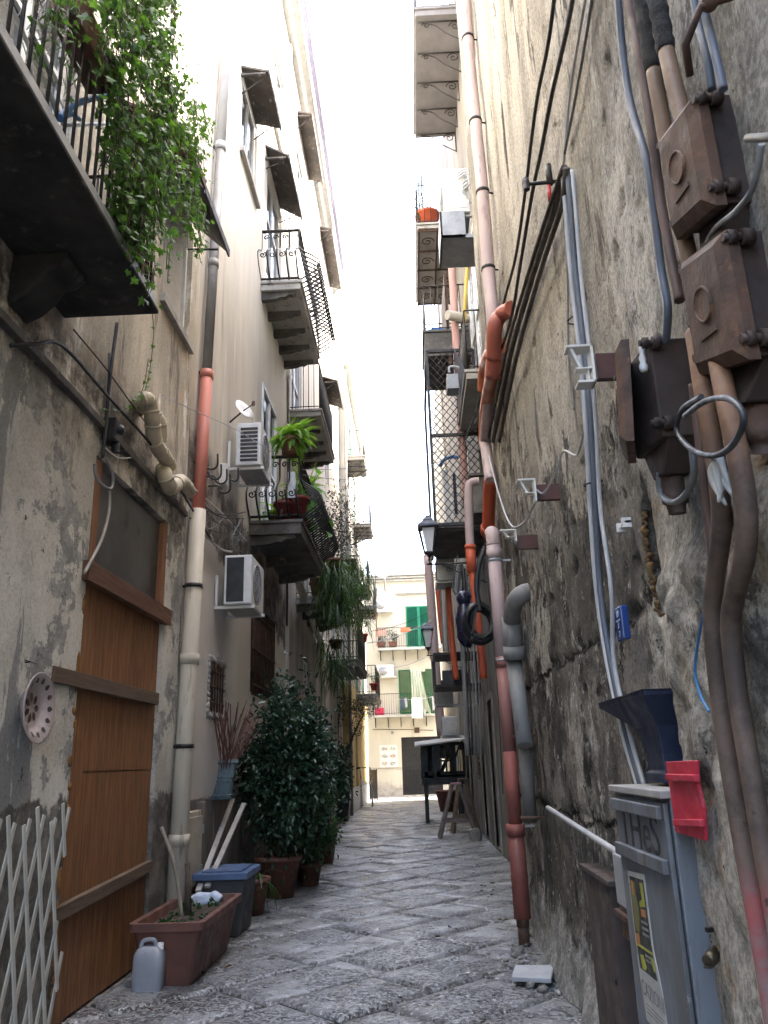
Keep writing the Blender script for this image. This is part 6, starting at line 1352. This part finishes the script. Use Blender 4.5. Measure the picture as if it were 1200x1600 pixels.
# corrugated tube coil on triangular bracket
t=thing('cable_coil','black corrugated tube coiled on a triangular iron bracket beside the pink drainpipe','cable coil',(.95,10,3)); y=9.6; m=MB(); c=PY(752,975,y)
for k in range(6):
    rr=.16+.022*math.sin(k*2.1); cc=c+V((random.uniform(-.03,.03),.03*k,random.uniform(-.04,.04)))
    m.tube([cc+V((rr*math.cos(a*.314)*(1.05),.04*math.sin(a*.6),rr*1.25*math.sin(a*.314))) for a in range(20)],[.024+.004*(a%2) for a in range(20)],8,closed=True)
sp=spline([PY(758,855,y),PY(748,885,y),PY(745,920,y),PY(750,955,y)],18); m.tube(sp,[.03+.007*(i%2) for i in range(len(sp))],8); obj('corrugated_tube',m,MT['black'],t)
m=MB(); A,B,C=PY(757,852,y),PY(737,1000,y),PY(772,992,y); m.bar(A,B,.03,.03); m.bar(A,C,.03,.03); m.bar(B+V((0,0,.06)),C,.03,.03); m.bar(A,V((R2X,y,A.z)),.03,.03); m.bar(C,V((R2X,y,C.z)),.03,.03); obj('bracket',m,MT['iron'],t)
m=MB(); c=PY(727,975,y+.8); m.ball(c,.12,.12,.3,12,9,.12); m.ball(c+V((0,0,.34)),.1,.1,.1,10,7,.1); single('plastic_bag',m,M('blue_black_bag',(.02,.02,.05),(.015,.015,.02),8,.3),'dark blue plastic bag hanging by the cable coil','bag')
for i in range(4):
    s=PY(715+3*i,868+6*i,13); e=PY(722+2*i,880+4*i,12); cable('electric_cable',[s,PY(708+4*i,920+7*i,12.6),PY(722+3*i,925+5*i,12.3),e],.014,[MT['rubber'],MT['gpipe']][i%2],'black cable looped loosely under the lantern arm','cable','loose loops under the lantern')
# laundry in the cage, pots on high balconies
y=14.0; m=MB(); a=PY(690,735,y); b=PY(706,830,y); m.prism([(a.x,y,a.z),(b.x,y,a.z+.02),(b.x+.02,y,b.z),(a.x+.04,y,b.z+.1)],(0,.03,0)); single('laundry',m,MT['white'],'white towel hanging inside the lattice cage','laundry')
m=MB(); a=PY(707,740,y+.1); b=PY(716,800,y); m.prism([(a.x,y+.1,a.z),(b.x,y+.1,a.z),(b.x,y+.1,b.z),(a.x,y+.1,b.z)],(0,.03,0)); single('laundry',m,M('navy_cloth',(.03,.035,.08),(.02,.025,.06),5,.8),'dark blue garment hanging beside the white towel in the lattice cage','laundry')
m=MB(); m.tube(spline([PY(688,728,y-.2),PY(694,718,y-.2),PY(706,714,y-.2),PY(716,715,y-.2)],5),.035,8); single('tube',m,M('blue_pool_tube',(.07,.18,.4),(.06,.15,.34),5,.5),'blue foam tube on top of the lattice cage laundry','tube')
t=thing('flower_pot','orange terracotta pot on the high scroll framed balcony','plant pot',(.7,14.9,12.55)); c=PY(670,377,14.9); pot(t,(c.x,14.9,12.54),.19,.26,.42,MT['orange']); m=MB()
for i in range(30): strap(m,(c.x,14.9,12.9),rdir(.9),random.uniform(.3,.6),.03,1.2)
obj('foliage',m,LM['strap'],t)
c=PY(672,385,14.7); t=thing('cactus_plant','tall thin spiky plant on the high scroll framed balcony','plant',(.55,14.7,12.55)); m=MB()
for k in range(3): 
    p=PY(652+5*k,372,14.75); m.tube([V((p.x,14.75,12.54)),V((p.x+.02,14.75,13.5+.2*k))],.02,6)
    for i in range(9): m.tube([V((p.x,14.75,12.7+.09*i)),V((p.x+random.uniform(-.1,.1),14.75,12.78+.09*i))],.008,4)
obj('stems',m,LM['olive'],t)
m=MB(); a=PY(683,540,14.2); m.lathe((a.x,14.2,9.4),[(.13,0),(.2,.06),(.22,.2),(.23,.22),(.2,.22)],16); single('basin',m,M('bright_blue_plastic',(.03,.17,.55),(.025,.14,.46),5,.4),'blue plastic basin on the brown cheeked balcony','basin')
m=MB(); a=PY(700,98,12); m.tube([PY(702,98,12),PY(726,94,12.2),V((R2X,12.3,PY(726,94,12.2).z))],.08,12); single('vent_stub',m,MT['white'],'white pipe end poking out below the topmost right balcony','vent pipe')
# ---------------- kiosk, trestles, pot ----------------
t=thing('food_kiosk','black wooden kiosk on legs with sloping pale roof, right side','kiosk',(.7,22.4,0)); kb=M('black_green_paint',(.006,.008,.008),(.011,.013,.012),5,.5); y0,y1=21.6,23.0; x0,x1=.12,1.25
for x in (x0+.12,x1-.12):
    for y in (y0+.1,y1-.1):
        m=MB(); m.bar((x,y,0),(x,y,1.0),.13 if x<.5 else .07,.09); obj('leg',m,kb,t)
m=MB(); m.box(x0,x1+.05,y0-.05,y1,.92,1.02); m.box(x0+.02,x1,y0,y1,1.02,1.16); obj('counter',m,kb,t,.006)
m=MB()
for x in (x0+.05,x0+.36,x1-.3,x1-.02): 
    for y in (y0+.04,y1-.05): m.bar((x,y,1.1),(x,y,1.92),.12 if x in (x0+.05,x0+.36) else .08,.07)
for y in (y0+.04,y1-.05): m.bar((x0,y,1.9),(x1,y,1.93),.07,.07); m.bar((x0+.36,y,1.5),(x1-.3,y,1.5),.05,.05)
m.box(x0,x0+.36,y1-.1,y1-.06,1.1,1.9); m.box(x0+.05,x0+.18,y0,y0+.04,1.1,1.9); m.box(x0+.30,x0+.5,y0,y0+.05,1.1,1.9); m.box(x1-.36,x1-.22,y0,y0+.05,1.1,1.9); m.box(x0,x1,y0,y0+.04,1.1,1.24); m.bar((x0+.5,y1-.2,1.1),(x0+.9,y1-.2,1.9),.12,.1); m.bar((x0+.7,y0+.05,1.1),(x1-.1,y0+.05,1.9),.08,.05); m.bar((x0+.66,y0+.1,1.1),(x0+.66,y0+.1,1.9),.07,.05); m.box(x0,x0+.04,y0,y1,1.1,1.9); m.box(x1-.04,x1,y0,y1,1.1,1.75); obj('frame',m,kb,t)
m=MB(); m.prism([(x0-.14,y0-.25,1.86),(x1+.08,y0-.25,1.99),(x1+.08,y1+.2,2.12),(x0-.14,y1+.2,1.99)],(0,0,.035)); obj('roof',m,M('pale_weathered_board',(.34,.335,.3),(.26,.255,.23),4,.7),t)
m=MB(); m.lathe((x0+.62,y0+.7,1.6),[(.02,-.05),(.16,0),(.2,.2),(.13,.28)],14); obj('inner_pan',m,M('rosy_metal',(.36,.29,.29),(.28,.23,.23),4,.4),t)
def trestle(lbl,x,y,h,w,mat,topm):
    t=thing('trestle',lbl,'trestle',(x,y,0),'wooden trestles by the kiosk'); m=MB(); m.box(x-.10,x+.12,y-.07,y+.07,h-.045,h); obj('top',m,topm,t,.006)
    for sx in (-1,1):
        for sy in (-1,1):
            m=MB(); m.bar((x+sx*.07,y+sy*.05,h-.03),(x+sx*w/2,y+sy*.24,0),.085,.05); obj('leg',m,mat,t,.003)
    m=MB()
    for sy in (-1,1): m.bar((x-w*.40,y+sy*.20,.33),(x+w*.40,y+sy*.20,.33),.03,.06)
    for sx in (-1,1): m.bar((x+sx*w*.40,y-.2,.36),(x+sx*w*.40,y+.2,.36),.03,.05)
    obj('brace',m,mat,t)
tw=M('grey_trestle_wood',(.165,.135,.115),(.11,.09,.08),6,.75,bump=.3)
trestle('nearer wooden trestle with a pink painted top, right of the alley',.80,17.6,1.06,.76,tw,M('pink_paint_top',(.42,.18,.22),(.34,.15,.18),4,.5))
trestle('darker wooden trestle standing against the wall behind the pink topped one',1.02,18.9,1.12,.55,MT['oldwood'],MT['oldwood'])
t=thing('flower_pot','round terracotta tub behind the black kiosk legs','plant pot',(.95,26.5,0)); pot(t,(.95,26.5,0),.26,.38,.62,MT['terra'])
m=MB(); m.lathe((1.1,16.7,0),[(.10,0),(.12,.06),(.10,.2),(.05,.24)],12); single('stone',m,rb,'pale stone block at the wall beside the trestles','stone')
t=thing('warning_sign','small yellow notice on the right wall beside the drainpipe','sign',(R2X-.05,11.4,1.9)); a=R2(789,1145,.06); m=MB(); m.box(R2X-.05,R2X-.04,11.05,11.45,1.72,2.1); obj('plate',m,M('yellow_notice',(.5,.42,.05),(.42,.36,.05),5,.5),t); m=MB(); m.box(R2X-.053,R2X-.051,11.1,11.4,1.86,1.9); m.box(R2X-.053,R2X-.051,11.1,11.4,1.78,1.8); obj('printed_line',m,MT['black'],t)
m=MB(); m.box(R2X-.12,R2X,11.0,11.16,1.5,1.62); single('switch_box',m,MT['black'],'tiny dark box under the yellow notice','box',None,.006)
# ---------------- end house fittings ----------------
def acend(lbl,x,z):
    t=thing('air_conditioner',lbl,'air conditioner',(x,YF,z),'outdoor air conditioners'); m=MB(); m.box(x-.4,x+.4,YF-.42,YF-.12,z,z+.55); obj('case',m,MT['white'],t,.015); m=MB(); m.lathe((x-.1,YF-.425,z+.27),[(.22,0),(.22,-.01),(.001,-.01)],20,'y'); obj('fan_guard',m,MT['zinc'],t)
    m=MB(); m.box(x-.42,x+.5,YF-.45,YF,z-.05,z-.01); obj('bracket',m,MT['white'],t)
acend('air conditioner high on the pale end house left of the upper green shutters',-1.35,fz(8.2)); acend('air conditioner on the pale end house left of the lower green shutters',-1.3,fz(5.2))
t=thing('satellite_dish','round pale satellite dish on the roof edge of the end house','satellite dish',(-1.25,YF-.5,fz(9.4))); m=MB(); m.lathe((-1.28,YF-.6,fz(10.1)),[(.001,0),(.28,-.05),(.45,-.13),(.455,-.125),(.28,-.04),(.001,.01)],26,'y'); obj('dish',m,M('pale_dish',(.55,.56,.58),(.48,.49,.5),4,.5),t); m=MB(); m.tube([(-1.2,YF,fz(9.2)),(-1.2,YF-.55,fz(9.2)),(-1.2,YF-.55,fz(10.2))],.03,6); m.tube([(-1.28,YF-.6,fz(9.9)),(-1.45,YF-1.0,fz(9.8))],.02,5); obj('mast',m,MT['gpipe'],t)
# curtain and laundry on the lower balcony
ct=M('pale_green_curtain',(.40,.45,.37),(.32,.37,.30),3,.8,str_=(4,1,.3)); m=MB(); nx,nz=22,14; vs=[]
for j in range(nz):
    for i in range(nx):
        t_=j/(nz-1); w0=-.08+.04*t_; w1=.42+.42*t_**1.4; x=w0+(w1-w0)*i/(nx-1); vs.append((x,YF-.64-.10*math.sin(math.pi*min(1,t_*1.2))-.035*math.sin(i*1.5+t_*2),fz(5.42)-t_*(2.05+.12*math.sin(i*.7))))
m.add(vs,[(j*nx+i,j*nx+i+1,(j+1)*nx+i+1,(j+1)*nx+i) for j in range(nz-1) for i in range(nx-1)],True); single('curtain',m,ct,'long pale green curtain blowing over the lower balcony of the end house','curtain')
m=MB(); m.tube(sag((-.75,YF-.75,fz(4.16)),(1.3,YF-.75,fz(4.3)),.1),.008,4); single('clothes_line',m,MT['white'],'clothes line along the lower balcony of the end house','clothes line')
for i,(x,w_,h_,c,l) in enumerate(((-.62,.16,.55,(.06,.07,.12),'dark garment at the left end of the end house clothes line'),(-.42,.12,.45,(.35,.37,.42),'grey garment beside the dark one on the end house clothes line'),(-.1,.5,.95,(.62,.60,.60),'white lacy cloth hanging under the pale green curtain'),(.88,.1,.6,(.62,.62,.62),'small white cloth right of the pale green curtain'),(1.05,.22,.55,(.05,.06,.11),'dark trousers at the right end of the end house clothes line'))):
    m=MB(); vs=[]; nx,nz=9,7; z0=fz(4.2)
    for j in range(nz):
        for k in range(nx): vs.append((x+w_*(k/(nx-1)-.0),YF-.76-.02*math.sin(k*2+j*.4),z0-h_*j/(nz-1)+.01*math.sin(k)))
    m.add(vs,[(j*nx+k,j*nx+k+1,(j+1)*nx+k+1,(j+1)*nx+k) for j in range(nz-1) for k in range(nx-1)],True); single('laundry',m,M('cloth_'+['ink','grey','lace','white','navy'][i],c,tuple(q*.8 for q in c),8,.85),l,'laundry','laundry on the end house balcony')
m=MB(); m.box(-1.85,-1.42,YF-.56,YF-.2,fz(3.52),fz(3.82)); single('crate',m,M('pink_red_plastic',(.55,.03,.10),(.45,.03,.08),5,.5),'bright pink red crate on the lower balcony of the end house','crate',None,.01)
for i,(x,z,l) in enumerate(((-1.45,fz(6.52),'left terracotta box of plants on the upper end balcony'),(-.9,fz(6.52),'middle clump of plants on the upper end balcony'))):
    t=thing('planter',l,'planter',(x,YF-.4,z),'plants on the upper end balcony'); m=MB(); m.prism([(x-.18,YF-.5,z),(x+.18,YF-.5,z),(x+.22,YF-.5,z+.25),(x-.22,YF-.5,z+.25)],(0,.25,0)); obj('box',m,MT['terra'],t); bush(t,(x,YF-.38,z+.6),.3,.18,.35,220,.09,.035,LM['olive'],3,(x,YF-.38,z+.2),clump=9,shell=.2)
m=MB(); m.box(-.5,-.02,YF-.66,YF-.5,fz(7.15),fz(7.33)); single('flower_box',m,M('orange_plastic',(.55,.15,.07),(.45,.12,.06),5,.5),'orange red flower box on the rail of the upper end balcony','flower box',None,.01)
m=MB(); m.box(-1.72,-1.66,YF-.6,YF-.55,fz(6.55),fz(7.35)); m.box(-1.66,-1.2,YF-.6,YF-.57,fz(7.0),fz(7.34)); single('bamboo_screen',m,M('faded_rose_screen',(.42,.27,.22),(.35,.23,.19),5,.8),'faded rose screen at the left end of the upper end balcony','screen')
# food pictures sheet
t=thing('menu_board','white sheet with six small food pictures beside the dark end door','poster',(-1.27,YF-.02,fz(1.3))); xa,xb,za,zc=-1.70,-.86,fz(1.30),fz(2.24); m=MB(); m.box(xa,xb,YF-.02,YF-.008,za,zc); obj('sheet',m,MT['white'],t)
fc=[((.22,.2,.19),(.4,.38,.36)),((.05,.08,.05),(.5,.55,.45)),((.2,.2,.17),(.4,.41,.38)),((.28,.14,.11),(.48,.38,.33)),((.3,.21,.18),(.5,.42,.38)),((.07,.09,.09),(.4,.42,.42))]
for i in range(6):
    cx=xa+(xb-xa)*(.27+.46*(i%2)); cz=zc-(zc-za)*(.17+.33*(i//2)); m=MB(); vs=[(cx+.15*math.cos(a*.5236)*(1+.2*math.sin(a*2.3+i)),YF-.024,cz+.085*math.sin(a*.5236)*(1+.25*math.cos(a*1.7+i))) for a in range(12)]; m.prism(vs,(0,.003,0)); obj('food_picture',m,M('dish_print_'+'abcdef'[i],fc[i][0],fc[i][1],14,.6,hi=.55),t)
m=MB(); m.box(-.02,.22,YF-.06,YF,fz(2.72),fz(2.95)); single('wall_vent',m,MT['rustiron'],'small dark vent above the dark end door','vent'); m=MB(); m.lathe((-1.05,YF-.05,fz(2.7)),[(.05,0),(.08,.08),(.05,.14)],10); single('wall_lamp',m,MT['zinc'],'small grey lamp above the food picture sheet','wall lamp')
m=MB(); m.tube([(-2,YF-.03,fz(2.93)),(-.4,YF-.03,fz(2.88)),(.9,YF-.03,fz(2.8))],.012,4); single('electric_cable',m,MT['rubber'],'dark cable strung across the end house above its door','cable')
# ---------------- lines across the alley ----------------
def line(lbl,p,q,d,r,mat): 
    m=MB(); m.tube(sag(p,q,d),r,4); single('wire',m,mat,lbl,'wire','lines strung across the alley')
line('thin line from the fern balcony rail to the wall pipes opposite',(-1.55,11.2,5.72),(R2X-.1,13.2,6.9),.15,.005,MT['gpipe'])
line('second thin line from the fern balcony, lower',(-1.55,11.3,5.68),(R2X-.4,13.0,6.6),.25,.005,MT['gpipe'])
line('line high between the far left shutters and the lattice cage',(-1.4,25,12.3),(R2X-.85,15.3,9.0),.3,.006,MT['zinc'])
line('white clothes line from the far left balcony to the mauve corner pipe',(-1.35,24.5,5.0),(.65,24.3,5.6),.12,.012,MT['white'])
line('dark clothes line just above the white one near the end house',(-1.35,27,5.75),(1.1,26,6.4),.15,.009,MT['rubber'])
line('low pale line sagging before the lower green shutters',(-1.4,29.5,4.8),(1.1,28,5.3),.25,.012,MT['white'])
line('fine line crossing the sky beside the upper right balconies',(-1.5,17,9.6),(R2X-.8,17.5,11.6),.1,.004,MT['zinc'])
for i,(a,b,y) in enumerate(((( 548,852),(590,835),26),((556,745),(590,724),26))):
    m=MB(); m.tube([PY(a[0],a[1],y),PY(b[0],b[1],y-.3)],.02,5); single('clothes_pole',m,MT['iron'],['lower','upper'][i]+' thin clothes pole sticking out from the far left balconies','pole','clothes poles')

# ---------------- litter ----------------
random.seed(11)
dl=M('dry_leaf',(.13,.085,.045),(.08,.05,.03),9,.8); pw=M('litter_paper',(.5,.5,.48),(.4,.4,.385),6,.8)
for i in range(26):
    s_=random.choice((-1,1,1)); y=random.uniform(5.9,14); x=(-1.55-abs(random.gauss(0,.15))) if s_<0 else (.72+abs(random.gauss(0,.09))-.1*(y<7))
    if random.random()<.25: x=random.uniform(-1.3,.6)
    m=MB(); oval(m,(x,y,.012),(random.uniform(-1,1),random.uniform(-1,1),.12),(random.uniform(-.2,.2),random.uniform(-.2,.2),1),random.uniform(.04,.085),random.uniform(.02,.04),.3); single('dry_leaf',m,dl,'dry brown leaf fallen on the stone paving','leaf','dry leaves on the paving')
for i,(x,y) in enumerate(((-.45,9.3),(.55,11.0),(-.9,7.4),(.3,6.6),(.62,8.4))):
    m=MB(); m.prism([(x,y,.012),(x+.03,y+.006,.014),(x+.034,y+.03,.016),(x+.004,y+.026,.013)],(0,0,.003)); single('paper_scrap',m,pw,'tiny white paper scrap on the stone paving','litter','paper scraps on the paving')
